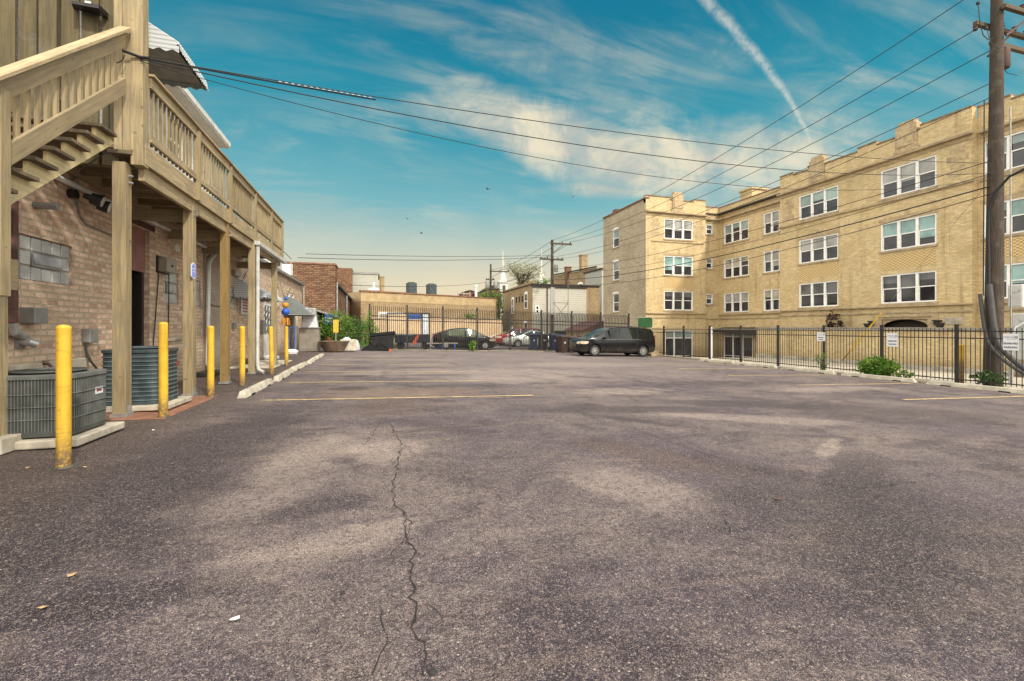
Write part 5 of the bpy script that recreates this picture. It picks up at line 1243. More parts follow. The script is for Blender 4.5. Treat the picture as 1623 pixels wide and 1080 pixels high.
# pale corrugated fence behind the cars
cf=thing('corrugated_fence','beige corrugated sheet fence standing behind the parked black hatchback','fence',(6,46,0))
Q0=V((-.3,44.5,0)); Q1=V((13.5,49.5,0)); dq=(Q1-Q0).normalized(); nq=V((dq.y,-dq.x,0)); LQ=(Q1-Q0).length
m=MB(); vs=[]; n=int(LQ/.09)
for i in range(n+1):
    p=Q0+dq*LQ*i/n+nq*(.035 if i%4 in (0,1) else -.035); vs+=[(p.x,p.y,-.9),(p.x,p.y,2.15)]
m.add(vs,[(2*i,2*i+2,2*i+3,2*i+1) for i in range(n)]); m.build('sheet',BEIGEC,cf)
m=MB(); m.bar(Q0+V((0,0,2.18)),Q1+V((0,0,2.18)),.12,.06); m.build('cap',BEIGEC,cf)
for i in range(0,8):
    m=MB(); p=Q0+dq*LQ*i/7-nq*.1; m.box(p.x-.05,p.x+.05,p.y-.05,p.y+.05,-.9,2.2); m.build('post',GALV,cf)
# two-flat with pale siding
ws=thing('sided_building','brown brick building with a pale sided rear wall behind the bins','building',(19,52,-.8))
m=MB(); m.box(16.4,24.6,47.5,60,-.9,6.0); m.build('wall',TBRICK,ws)
m=MB(); m.box(16.42,22.9,47.38,47.5,-.9,5.75); m.build('siding',CREAMS,ws); m=MB(); m.box(16.3,24.7,47.3,60.1,6.0,6.12); m.build('roof',ROOFT,ws); m=MB(); m.box(16.2,22.95,47.2,47.45,5.75,5.9); m.build('gutter',BLACKM,ws)
m=MB(); m.prism([(16.38,47.4,6.1),(16.38,60,6.1),(16.38,60,6.22),(16.38,49,6.42),(16.38,47.4,6.45)],(.3,0,0)); m.build('parapet',TBRICK,ws)
for y,z0,z1 in ((55.0,3.0,4.9),(49.6,3.4,5.2),(55.2,-.6,1.2),(49.8,-.3,1.9)): bwin(ws,(16.4,0,0),(0,1,0),(-1,0,0),y-.55,y+.55,z0,z1,True)
for y in (51.0,52.2,53.4): bwin(ws,(16.4,0,0),(0,1,0),(-1,0,0),y-.2,y+.2,4.3,5.0,False,BLACKM)
bwin(ws,(16.42,47.38,0),(1,0,0),(0,-1,0),.3,.75,2.8,3.7); m=MB(); m.tube([(18.1,47.3,5.7),(18.1,47.3,-.8)],.06,6); m.build('downspout',RUST,ws)
m=MB(); m.box(19.0,20.5,47.25,47.38,-.5,.9); m.build('doorway',DARK,ws)
# shed roofs behind the fence at right
sh=thing('garage','small low garage with a dark red roof behind the brown bins','garage',(19,40,-.6)); m=MB(); m.box(18.3,22.2,38.5,42.5,-.8,1.0); m.build('wall',TBRICK,sh); m=MB(); m.prism([(18.0,38.3,1.0),(22.4,38.3,1.0),(20.2,38.3,1.9)],(0,4.4,0)); m.build('roof',paint('red_shingle',(.13,.055,.045),.9,.25,5),sh); m=MB(); m.box(18.8,20.6,38.44,38.5,-.7,.6); m.build('door',WHITEP,sh)
# brick two-storey behind
bt=thing('brick_building','tall tan brick building with two chimneys rising behind the sided wall','building',(30,62,-.8))
m=MB(); m.add([(26.4,66.5,-1),(28.9,56.6,-1),(40,56.6,-1),(40,66.5,-1),(26.4,66.5,9.3),(28.9,56.6,9.5),(40,56.6,9.5),(40,66.5,9.3)],[(0,1,5,4),(1,2,6,5),(2,3,7,6),(3,0,4,7),(4,5,6,7)]); m.build('wall',TBRICK,bt)
m=MB(); m.bar((26.3,66.6,9.45),(28.8,56.5,9.62),.3,.16); m.build('coping',ROOFT,bt)
uu=V((28.9-26.4,56.6-66.5,0)).normalized(); nn_=V((uu.y,-uu.x,0)); nn_=nn_ if nn_.x<0 else -nn_
for a in (1.6,3.6,6.7): bwin(bt,(26.4,66.5,0),tuple(uu),tuple(nn_),a-.55,a+.55,5.6,7.6,True)
m=MB(); m.box(27.0,27.8,62.6,63.4,5,10.2); m.box(26.95,27.85,62.55,63.45,10.2,10.35); m.build('chimney',RBRICK,bt); m=MB(); m.box(29.0,29.95,61.6,62.5,9,11.9); m.box(28.92,30.03,61.52,62.58,11.9,12.1); m.build('chimney',TBRICK,bt)
gs_=thing('sided_building','narrow grey sided building squeezed beside the grey brick wall','building',(31,56,-.8)); m=MB(); m.box(28.3,33,54,62,-1,8.9); m.build('wall',GREYS,gs_); m=MB(); m.box(28.2,33,53.9,62,8.9,9.1); m.build('roof',ROOFT,gs_)
for z in (5.6,1.9): bwin(gs_,(28.3,54,0),(1,0,0),(0,-1,0),.35,1.35,z,z+2.0)
m=MB(); 
for k in range(5): m.tube([(29+.4*k,54.2,9.1),(29+.4*k,54.2,9.9)],.03,5)
m.tube([(29,54.2,9.9),(30.6,54.2,9.9)],.03,5); m.build('railing',GALV,gs_)
# red brick row in the distance
for k,(px0,px1,z,D,lab) in enumerate(((738,752,462,92,'far red brick house left of the green tree'),(757,772,464,88,'small far red brick house beside a white chimney'),(772,792,459,95,'far dark roofed red house under the distant pole'))):
    x0,z1=onY(px0,z,D); x1,_=onY(px1,z,D); t0=thing('brick_house',lab,'house',((x0+x1)/2,D,0),0,'far red brick houses'); m=MB(); m.box(x0,x1,D,D+8,-1,z1); m.build('wall',DBRICK,t0)
    m=MB(); xm=(x0+x1)/2; m.prism([(x0-.2,D-.2,z1),(x1+.2,D-.2,z1),(xm,D-.2,z1+(1.0 if k==2 else .3))],(0,8.4,0)); m.build('roof',ROOFT,t0)
x0,z1=onY(754.5,455,86); m=MB(); m.lathe([(0,0),(.25,0),(.25,z1-4),(.35,z1-4),(.35,z1-3.6),(0,z1-3.6)],(x0,86,4.),'z',8); m.top('chimney_stack',PLASTW,'thin white flue between the far red houses','chimney')
# church spires
for k,(px,top,bz,bw,D,lab) in enumerate(((797,397,443,3.4,150,'taller white church spire with an open belfry, left of the blossoming tree'),(858,397,440,3.2,170,'right hand white church spire behind the slim utility pole'))):
    x,zt=onY(px,top,D); _,zb=onY(px,bz,D); t0=thing('church_spire',lab,'spire',(x,D,0)); hw=bw*.42
    m=MB(); m.box(x-hw,x+hw,D-hw,D+hw,0,zb-1.2); m.box(x-hw*1.15,x+hw*1.15,D-hw*1.15,D+hw*1.15,zb-1.4,zb-1.0); tw=m.build('tower',SPIRE,t0)
    m=MB(); m.box(x-hw*.35,x+hw*.35,D-hw-.05,D-hw,zb-6,zb-2.2); m.build('opening',GLASSD,tw)
    m=MB(); m.lathe([(hw*1.1,zb-1.0),(hw*.75,zb+1),(hw*.42,zb+2.2),(hw*.34,zb+3),(.38,zb+(zt-zb)*.55),(.08,zt)],(x,D,0),'z',8); m.build('spire',SPIRE,t0)
    m=MB(); m.tube([(x,D,zt),(x,D,zt+1.2)],.06,5); m.build('finial',GALV,t0)
x0,z1=onY(790,437,148); x2,_=onY(805,437,148); x3,_=onY(783,437,148)
# ================================================================== vegetation
def leaves(mb,c,rad,n,size,rnd,clump=10,shell=.35):
    c=V(c); cl=[]
    for _ in range(max(3,n//clump)):
        d=V((rnd.gauss(0,1),rnd.gauss(0,1),rnd.gauss(0,1))).normalized()*(rnd.uniform(shell,1)**.5)
        cl.append(c+V((d.x*rad[0],d.y*rad[1],d.z*rad[2])))
    for i in range(n):
        p=rnd.choice(cl)+V((rnd.gauss(0,rad[0]*.16),rnd.gauss(0,rad[1]*.16),rnd.gauss(0,rad[2]*.16)))
        a=V((rnd.gauss(0,1),rnd.gauss(0,1),rnd.gauss(0,.7))).normalized(); b=a.cross(V((rnd.gauss(0,1),rnd.gauss(0,1),rnd.gauss(0,1)))).normalized()
        s=size*rnd.uniform(.6,1.3); mb.add([p-a*s,p+b*s*.45,p+a*s,p-b*s*.45],[(0,1,2,3)])
def bush(name,label,c,rad,n,size,mat,seed,cat='bush',stems=6,group=None):
    r=random.Random(seed); c=V(c); t0=thing(name,label,cat,(c.x,c.y,c.z-rad[2]),0,group); m=MB(); leaves(m,c,rad,n,size,r); m.build('foliage',mat,t0)
    m=MB()
    for k in range(stems):
        e=c+V((r.uniform(-.7,.7)*rad[0],r.uniform(-.7,.7)*rad[1],r.uniform(-.2,.7)*rad[2])); b=V((c.x+r.uniform(-.15,.15)*rad[0],c.y+r.uniform(-.15,.15)*rad[1],c.z-rad[2]*1.05)); m.tube([b,b.lerp(e,.5)+V((0,0,.05)),e],[.02,.015,.006],5)
    m.build('stems',BARK,t0); return t0
def tree(label,base,h,crown,rad,n,size,mat,seed,tr=.25,bare=1.0,group=None):
    r=random.Random(seed); base=V(base); t0=thing('tree',label,'tree',tuple(base),0,group); top=V(crown); m=MB()
    m.tube([base,base.lerp(top,.5)+V((.1,0,0)),top],[tr,tr*.7,tr*.25],8); tips=[]
    for k in range(int(16*bare)):
        d=V((r.gauss(0,1),r.gauss(0,1),abs(r.gauss(0.3,.8)))).normalized(); e=top+V((d.x*rad[0],d.y*rad[1],d.z*rad[2]))*r.uniform(.7,1); s=base.lerp(top,r.uniform(.55,1)); md=s.lerp(e,.5)+V((0,0,.1*rad[2])); m.tube([s,md,e],[tr*.4,tr*.25,tr*.08],5); tips+= [e,md]
        for j in range(4): q=md.lerp(e,r.random())+V((r.gauss(0,.25)*rad[0],r.gauss(0,.25)*rad[1],r.gauss(.1,.2)*rad[2])); m.tube([md,q],[tr*.15,tr*.05],4); tips.append(q)
    m.build('trunk',BARK,t0); m=MB()
    for q in tips: leaves(m,q,(rad[0]*.2,rad[1]*.2,rad[2]*.2),max(4,n//len(tips)),size,r,6)
    m.build('crown',mat,t0); return t0
x,z=onY(828,440,92); tree('pale blossoming open tree behind the brown brick building',(x,92,-.8),12,(x,92,z+.2),(4.2,3.5,3.4),3000,.17,LEAFB,11,.3,1.4)
x,z=onY(776,466,80); tree('green tree in front of the far red houses',(x,80,-.8),8,(x,80,z-.6),(2.2,2,1.2),700,.22,LEAFG,12,.2)
x,z=onY(858,449,110); tree('yellow green tree at the foot of the right spire',(x,110,-.8),9,(x,110,z),(2.6,2,1.3),500,.25,LEAFG,13,.2)
x,z=onY(795,475,57); bush('climbing_vine','dark climbing vine on the corner between tan and brown buildings',(14.85,55.3,2.7),(.35,.4,3.3),900,.13,LEAFD,14,'vine')
# ivy mass and shrubs at the end of the left side
for k,(c,rad,n,mt,lab) in enumerate((((-3.9,32.3,1.35),(1.1,.5,1.0),2600,LEAFD,'dark leafy shrub under the lean-to roof beside the steel cabinet'),((-2.55,31.6,1.25),(1.0,.6,1.0),3400,LEAFG,'bright green shrub beside the grey post of the lean-to'),((-1.5,33.5,1.1),(.8,.7,.95),1800,LEAFD,'dark green shrub right of the lean-to post'),((-.75,37,1.0),(1.0,1.2,.9),1800,LEAFG,'light green shrub behind the black tarp heap'),((-.42,29.2,1.2),(.22,.2,1.1),420,LEAFG,'thin green vine climbing the left end post of the tall fence'))):
    bush('shrub',lab,c,rad,n,.065 if k<3 else .07,mt,20+k,group='shrubs by the lean-to')
lw=[]; r=random.Random(4); m=MB()
for i in range(5000):
    x,y=r.uniform(-2.2,1.4),r.uniform(33.5,43); h=r.uniform(.05,.16); m.add([(x-.012,y,gz(x)),(x+.012,y,gz(x)),(x+r.uniform(-.05,.05),y+r.uniform(-.05,.05),gz(x)+h)],[(0,1,2)])
g_=m.build('grass',LEAFG); g_['kind']='stuff'
m=MB(); r=random.Random(41)
for i in range(1500):
    if i<1000: x,y=r.choice((17.32,18.0))+abs(r.gauss(0,.05))-.02,8.2+12*r.random()**1.2
    else: x,y=r.uniform(-.4,17),29.18+r.gauss(0,.04)
    if (math.sin(x*2.1+y*1.7)+math.sin(y*5.3+x*3.7))<.35: continue
    h=r.uniform(.04,.17); z=gz(x)+.0; m.add([(x-.008,y,z),(x+.008,y+.004,z),(x+r.gauss(0,.05),y+r.gauss(0,.05),z+h)],[(0,1,2)])
g_=m.build('weedy_grass',leafmat('dry_grass',(.10,.14,.03),(.20,.20,.06),(.30,.25,.10))); g_['kind']='stuff'
# weeds at the right fence
def gp(px,py): x,y=onG(px,py); return V((x,y,gz(x)))
p=gp(1412,597); bush('bush','big bright green bush at the foot of the right fence',(17.45,12.1,gz(17.4)+.36),(.34,.62,.36),2600,.06,LEAFG,31)
bush('weed','leggy weed in the gap between two right wheel stops',(17.5,14.3,gz(17.4)+.42),(.10,.22,.42),110,.06,LEAFG,32)
bush('weed','low weed right of the big green bush',(17.5,11.25,gz(17.4)+.18),(.18,.3,.2),160,.06,LEAFG,33)
bush('weed','dark weeds round the foot of the big utility pole',(18.2,9.35,gz(17.4)+.25),(.28,.4,.22),300,.065,LEAFD,34)
bush('weed','small green weed at the foot of the back fence before the black hatchback',(5.95,29.0,gz(6)+.33),(.2,.2,.36),320,.07,LEAFG,35)
x=24.9; y,_=onX(1300,505,x); t0=bush('shrub','purple leaved young shrub standing behind the yard wall coping',(25.9,y,1.55),(.42,.35,.62),420,.085,LEAFR,36)
bush('weed','green sprig growing on top of the beige corrugated fence',(9.6,48.2,2.5),(.7,.3,.3),260,.10,LEAFG,37)
# ================================================================== vehicles
def curve(keys,x):
    if x<=keys[0][0]: return keys[0][1]
    for i in range(len(keys)-1):
        (x0,y0),(x1,y1)=keys[i],keys[i+1]
        if x<=x1:
            m0=(y1-keys[i-1][1])/(x1-keys[i-1][0]) if i>0 else (y1-y0)/(x1-x0)
            m1=(keys[i+2][1]-y0)/(keys[i+2][0]-x0) if i+2<len(keys) else (y1-y0)/(x1-x0)
            h=x1-x0; t=(x-x0)/h; lim=3*(y1-y0)/h
            if abs(m0)>abs(lim): m0=lim
            if abs(m1)>abs(lim): m1=lim
            if (y1-y0)*m0<0: m0=0
            if (y1-y0)*m1<0: m1=0
            return (2*t**3-3*t*t+1)*y0+(t**3-2*t*t+t)*h*m0+(-2*t**3+3*t*t)*y1+(t**3-t*t)*h*m1
    return keys[-1][1]
def wheel(root,x,y,r,side,n=5,w=.21,mat=ALLOY,nm='wheel'):
    m=MB(); s=side
    prof=[(r*.62,-w/2),(r*.9,-w/2),(r*.98,-w*.38),(r,-w*.2),(r,w*.2),(r*.98,w*.38),(r*.9,w/2),(r*.66,w/2),(r*.62,w*.42)]
    m.lathe([(a,b) for a,b in prof],(x,y,r),'y',28); t0=m.build(nm,RUBBER,root,local=True,smooth=True)
    m=MB(); f=y+s*w*.36; m.lathe([(r*.62,-.01),(r*.62,.02),(r*.55,.02),(r*.55,-.04)],(x,f,r),'y',28)
    m.lathe([(0,s*.02),(r*.14,s*.02),(r*.17,0)],(x,f,r),'y',14)
    for k in range(n):
        a=2*math.pi*k/n+.3; c0=V((x+r*.12*math.cos(a),f,r+r*.12*math.sin(a))); c1=V((x+r*.57*math.cos(a),f,r+r*.62*math.sin(a))); m.bar(c0,c1,r*.13,.03,up=(0,1,0))
    m.build('rim',mat,t0,local=True); m=MB(); m.lathe([(0,0),(r*.6,0)],(x,y+s*w*.22,r),'y',20); m.build('hub',DARK,t0,local=True)
def car(name,label,cat,x,y,rz,S,body,group=None):
    root=thing(name,label,cat,(x,y,gz(x)),rz,group); t_=math.atan(.025*math.cos(rz)); root.rotation_euler=(0,t_,rz)
    L2=S['L']/2; zt,zb_,hw=S['top'],S['belt'],S['w']; wins=S['side']; ws0,ws1=S['ws']; rw0,rw1=S['rw']; wr=S['r']; wx=S['wx']
    xs={-L2,L2,ws0,ws1,rw0,rw1}|{q for a in wins for q in a}; n=34
    for i in range(n+1):
        q=-L2+2*L2*i/n
        if min(abs(q-k) for k in xs)>.045: xs.add(q)
    xs|={-L2+.03,L2-.03}; xs=sorted(xs); NS=9; vs=[]
    for q in xs:
        T_,B_,W_=curve(zt,q),curve(zb_,q),curve(hw,q); B_=min(B_,T_-.015); e=min(1,(L2-abs(q))/.5); cl=S['clear']+.10*(1-e)**2
        hh=T_-B_; tw=W_*.97-S['tumble']*min(1,hh/.55); k=min(1,hh/.25)
        mid=(cl+B_)/2
        half=[(0,cl),(W_*.86,cl),(W_*.965,cl+.10),(W_*1.0,mid),(W_*.99,B_-.05*k-.01),(W_*.965,B_),(tw,T_-.045*k-.003),(tw*.86,T_-.006),(tw*.45,T_+.012*k),(0,T_+.016*k)]
        vs.append(half)
    NP=len(vs[0]); V_=[];
    for q,h in zip(xs,vs):
        V_+=[(q,a,z) for a,z in h]+[(q,-a,z) for a,z in h[-2:0:-1]]
    R_=2*NP-2; me=bpy.data.meshes.new('body'); fs=[];mi=[]
    def cls(i,j):
        xm=(xs[i]+xs[i+1])/2; jj=j if j<NP-1 else R_-1-j; h=curve(zt,xm)-curve(zb_,xm)
        if jj==5 and h>.16 and any(a<=xm<=b for a,b in wins): return 1
        if jj in (7,8) and ws0<xm<ws1: return 2
        if jj in (7,8) and rw0<xm<rw1: return 3
        return 0
    for i in range(len(xs)-1):
        for j in range(R_): fs.append((i*R_+j,i*R_+(j+1)%R_,(i+1)*R_+(j+1)%R_,(i+1)*R_+j)); mi.append(cls(i,j))
    fs+= [tuple(range(R_-1,-1,-1)),tuple((len(xs)-1)*R_+k for k in range(R_))]; mi+=[0,0]
    me.from_pydata(V_,[],fs)
    for k in range(4): me.materials.append(body if k==0 else GLASSV)
    for p,k in zip(me.polygons,mi): p.material_index=k; p.use_smooth=True
    bm=bmesh.new(); bm.from_mesh(me); bmesh.ops.recalc_face_normals(bm,faces=bm.faces[:]); bm.to_mesh(me); bm.free()
    o=bpy.data.objects.new('tmp',me); C.objects.link(o); cut=[]
    for cx in wx:
        for s in (-1,1):
            W_=curve(hw,cx); m=MB(); m.lathe([(0,-.17),(wr+.055,-.17),(wr+.055,.2),(0,.2)],(cx,s*(W_-.06),wr+.01),'y',32); c_=m.build('cutter',None); cut.append(c_)
            md=o.modifiers.new('b','BOOLEAN'); md.object=c_; md.operation='DIFFERENCE'; md.solver='EXACT'
    dg=bpy.context.evaluated_depsgraph_get(); ev=bpy.data.meshes.new_from_object(o.evaluated_get(dg))
    for c_ in cut: bpy.data.objects.remove(c_)
    bpy.data.objects.remove(o)
    for k,nm,mt in ((0,'body',body),(1,'side_windows',GLASSV),(2,'windscreen',GLASSV),(3,'rear_window',GLASSV)):
        bm=bmesh.new(); bm.from_mesh(ev)
        bmesh.ops.delete(bm,geom=[f_ for f_ in bm.faces if (f_.material_index if f_.material_index<4 else 0)!=k],context='FACES')
        if not bm.faces: bm.free(); continue
        if k==1:
            # each pane a part of its own
            seen=set(); comps=[]
            for f0 in bm.faces:
                if f0 in seen: continue
                st=[f0]; seen.add(f0); cp_=[]
                while st:
                    g=st.pop(); cp_.append(g)
                    for e in g.edges:
                        for h in e.link_faces:
                            if h not in seen: seen.add(h); st.append(h)
                comps.append(cp_)
            for cp_ in comps:
                ix={}; pv=[]; pf=[]
                for g in cp_:
                    fa=[]
                    for v in g.verts:
                        if v not in ix: ix[v]=len(pv); pv.append(v.co.copy())
                        fa.append(ix[v])
                    pf.append(tuple(fa))
                m2=bpy.data.meshes.new('side_window'); m2.from_pydata([tuple(v) for v in pv],[],pf); m2.materials.append(S.get('glass',GLASSV)); q=bpy.data.objects.new('side_window',m2); C.objects.link(q); q.parent=root
            bm.free(); continue
        m2=bpy.data.meshes.new(nm); 
        for f_ in bm.faces: f_.material_index=0; f_.smooth=True
        bm.to_mesh(m2); bm.free(); m2.materials.clear(); m2.materials.append(mt); q=bpy.data.objects.new(nm,m2); C.objects.link(q); q.parent=root
        es=q.modifiers.new('es','EDGE_SPLIT'); es.split_angle=R(35)
    m=MB(); m.box(-L2*.88,L2*.88,-.55,.55,S['clear']-.05,S['clear']+.02)
    for cx in wx: m.lathe([(.02,-.7),(wr*.9,-.62),(wr*.9,.62),(.02,.7)],(cx,0,wr+.06),'y',16)
    m.build('underbody',DARK,root,local=True)
    for cx in wx:
        for s in (-1,1): wheel(root,cx,s*(curve(hw,cx)-.12),wr,s,S.get('spokes',5))
    f=lambda q:curve(hw,q)
    for s in (-1,1):
        hx,hz,hl,hh=S['head']; m=MB()
        pts=[]
        for q in (hx-hl,hx-hl*.66,hx-hl*.33,hx): 
            y_=f(q)*1.0; pts+=[(q,s*(y_+.008),hz-hh*(.15 if q==hx-hl else .5)),(q,s*(y_+.004),hz+hh*.5)]
        m.add(pts,[(2*i,2*i+2,2*i+3,2*i+1) for i in range(3)])
        a=pts[-2:]; m.add([a[0],a[1],(L2-.02,s*f(L2)*.9,hz+hh*.3),(L2-.0,s*f(L2)*.9,hz-hh*.5)],[(0,1,2,3)]); m.build('headlight',LAMPG,root,local=True)
        tx,tz,tl,th=S['tail']; m=MB(); y_=f(tx); m.add([(tx,s*(y_+.01),tz-th/2),(tx+tl,s*(f(tx+tl)+.006),tz-th/2),(tx+tl,s*(f(tx+tl)*.985+.006),tz+th/2),(tx,s*(y_*.97+.01),tz+th/2)],[(0,1,2,3)]); m.build('tail_light',LAMPR,root,local=True)
        mx,mz=S['mirror']; m=MB(); m.obox((mx,s*(f(mx)+.09),mz),(.05,0,0),(0,.11,0),(0,0,.075)); m.build('mirror',body,root,local=True,bevel=.03)
        for q in S['handles']: 
            m=MB(); m.obox((q,s*(f(q)*1.0+.005),S['hz']),(.09,0,0),(0,.018,0),(0,0,.014)); m.build('handle',S.get('hm',body),root,local=True,bevel=.006)
        for q in S['seams']:
            m=MB(); zz=[S['clear']+.12,(S['clear']+curve(zb_,q))/2,curve(zb_,q)-.06]; ww=[.967,1.0,.99]
            for (z0,w0),(z1,w1) in zip(list(zip(zz,ww)),list(zip(zz,ww))[1:]): m.bar((q,s*(f(q)*w0+.001),z0),(q,s*(f(q)*w1+.001),z1),.012,.006,up=(0,1,0))
            m.build('door_seam',DARK,root,local=True)
        m=MB(); pr_=[-L2*.55,-L2*.2,L2*.1,L2*.45]
        for q0,q1 in zip(pr_,pr_[1:]): m.bar((q0,s*(f(q0)*.985+.004),curve(zb_,q0)-.03),(q1,s*(f(q1)*.985+.004),curve(zb_,q1)-.03),.02,.02)
        m.build('belt_trim',S.get('trim',BLACKM),root,local=True)
    gx=L2-.01; gw,gz0,gz1=S['grille']; m=MB(); m.box(gx-.06,gx+.015,-gw,gw,gz0,gz1); g=m.build('grille',BLACKM,root,local=True,bevel=.02); m=MB()
    for k in range(5): z=gz0+.03+(gz1-gz0-.06)*k/4; m.box(gx+.012,gx+.022,-gw+.03,gw-.03,z-.008,z+.008)
    m.build('grille_bars',CHROME,g,local=True)
    m=MB(); m.box(L2-.06,L2+.006,-gw*.9,gw*.9,.28,.40); m.build('air_intake',DARK,root,local=True)
    m=MB(); m.box(-L2-.012,-L2+.05,-.26,.26,S['plate'],S['plate']+.13); m.build('number_plate',SIGNW,root,local=True)
    if S.get('rails'):
        for s in (-1,1):
            m=MB(); m.tube([(-1.9,s*.68,curve(zt,-1.9)-.01),(-1.7,s*.69,curve(zt,-1.7)+.035),(-.1,s*.69,curve(zt,-.1)+.035),(.1,s*.68,curve(zt,.1)-.01)],.022,6); m.build('roof_rail',BLACKM,root,local=True)
    return root
VAN=dict(L=5.14,clear=.24,tumble=.16,r=.34,wx=(-1.62,1.58),spokes=9,
 top=[(-2.57,.62),(-2.55,.95),(-2.50,1.25),(-2.36,1.62),(-2.15,1.72),(-1.4,1.765),(-.3,1.76),(.4,1.70),(.75,1.57),(1.2,1.32),(1.62,1.12),(1.8,1.08),(2.2,1.0),(2.45,.86),(2.55,.66),(2.57,.55)],
 belt=[(-2.57,.60),(-2.5,1.0),(-1.5,1.06),(0,1.05),(1.0,1.03),(1.6,1.02),(2.2,.94),(2.45,.82),(2.57,.5)],
 w=[(-2.57,.78),(-2.45,.9),(-2.0,.965),(-1,.99),(1.4,.98),(2.0,.94),(2.35,.85),(2.5,.72),(2.57,.6)],
 side=[(-2.25,-1.28),(-1.2,-.10),(-.02,.92)],ws=(.55,1.60),rw=(-2.52,-2.34),head=(2.42,.80,.42,.16),tail=(-2.54,1.1,.12,.42),mirror=(1.05,1.08),handles=(-.95,.12),hz=.95,seams=(-1.24,-.06,1.12),grille=(.46,.56,.80),plate=.75,rails=True,hm=BLACKM,trim=CHROME)
PRI=dict(L=4.46,clear=.17,tumble=.20,r=.315,wx=(-1.36,1.34),spokes=6,
 top=[(-2.23,.62),(-2.2,.92),(-2.08,1.05),(-1.6,1.22),(-.9,1.40),(-.15,1.49),(.25,1.47),(.7,1.32),(1.15,1.10),(1.45,.97),(1.8,.86),(2.05,.74),(2.2,.58),(2.23,.48)],
 belt=[(-2.23,.6),(-2.1,.95),(-1.5,.97),(-.5,.93),(.9,.88),(1.4,.87),(1.9,.76),(2.15,.6),(2.23,.44)],
 w=[(-2.23,.66),(-2.05,.8),(-1.3,.865),(1.3,.87),(1.8,.80),(2.05,.68),(2.2,.5),(2.23,.42)],
 side=[(-1.18,-.98),(-.92,-.08),(0.0,.88)],ws=(.45,1.42),rw=(-2.1,-1.2),head=(2.06,.70,.45,.16),tail=(-2.16,.9,.14,.25),mirror=(.72,.97),handles=(-.75,.15),hz=.83,seams=(-.95,-.04,.98),grille=(.3,.50,.56),plate=.72,glass=GLASSG)
SED=dict(L=4.7,clear=.18,tumble=.22,r=.31,wx=(-1.38,1.36),spokes=7,
 top=[(-2.35,.6),(-2.3,.9),(-1.9,.99),(-1.55,1.05),(-.95,1.32),(-.45,1.42),(.1,1.42),(.5,1.30),(1.1,1.02),(1.4,.95),(1.9,.84),(2.2,.70),(2.33,.56),(2.35,.46)],
 belt=[(-2.35,.58),(-2.2,.88),(-1.5,.93),(0,.90),(1.2,.88),(1.9,.78),(2.2,.64),(2.35,.42)],
 w=[(-2.35,.68),(-2.1,.84),(-1.2,.89),(1.3,.89),(1.9,.80),(2.2,.62),(2.35,.45)],
 side=[(-1.15,-.95),(-.9,-.08),(0.0,.82)],ws=(.3,1.15),rw=(-1.55,-.85),head=(2.2,.66,.4,.13),tail=(-2.28,.82,.2,.16),mirror=(.78,.95),handles=(-.75,.12),hz=.80,seams=(-.93,-.04,.95),grille=(.35,.5,.62),plate=.6,trim=CHROME)
SUV=dict(L=4.6,clear=.2,tumble=.18,r=.34,wx=(-1.38,1.34),spokes=5,
 top=[(-2.3,.65),(-2.27,1.1),(-2.1,1.5),(-1.8,1.62),(-1.0,1.67),(-.1,1.64),(.35,1.5),(.95,1.2),(1.3,1.07),(1.8,.96),(2.15,.80),(2.28,.6),(2.3,.5)],
 belt=[(-2.3,.63),(-2.2,1.0),(-1.0,1.02),(.5,1.0),(1.2,.98),(1.8,.88),(2.15,.72),(2.3,.46)],
 w=[(-2.3,.74),(-2.1,.86),(-1.2,.91),(1.3,.9),(1.8,.82),(2.15,.66),(2.3,.5)],
 side=[(-2.0,-1.2),(-1.12,-.1),(-.02,.75)],ws=(.2,1.25),rw=(-2.26,-2.08),head=(2.14,.78,.42,.17),tail=(-2.26,1.1,.12,.35),mirror=(.8,1.06),handles=(-.9,.1),hz=.92,seams=(-1.16,-.06,.9),grille=(.38,.55,.72),plate=.75)
car('minivan','black minivan parked at the right end of the tall back fence','van',13.72,24.95,math.pi,VAN,CARBLK)
car('hatchback','black hatchback seen side on through the back fence','car',5.8,31.5,0,PRI,CARBLK)
car('sedan','silver green sedan behind the back fence, nose to the left','car',12.55,36.9,math.pi,SED,CARSIL)
car('minivan','dark red family car half hidden behind the silver sedan','car',12.35,40.0,math.pi,SUV,CARRED)
car('sedan','white car mostly hidden behind the dark red car','car',12.8,43.6,math.pi,SED,CARWHT)
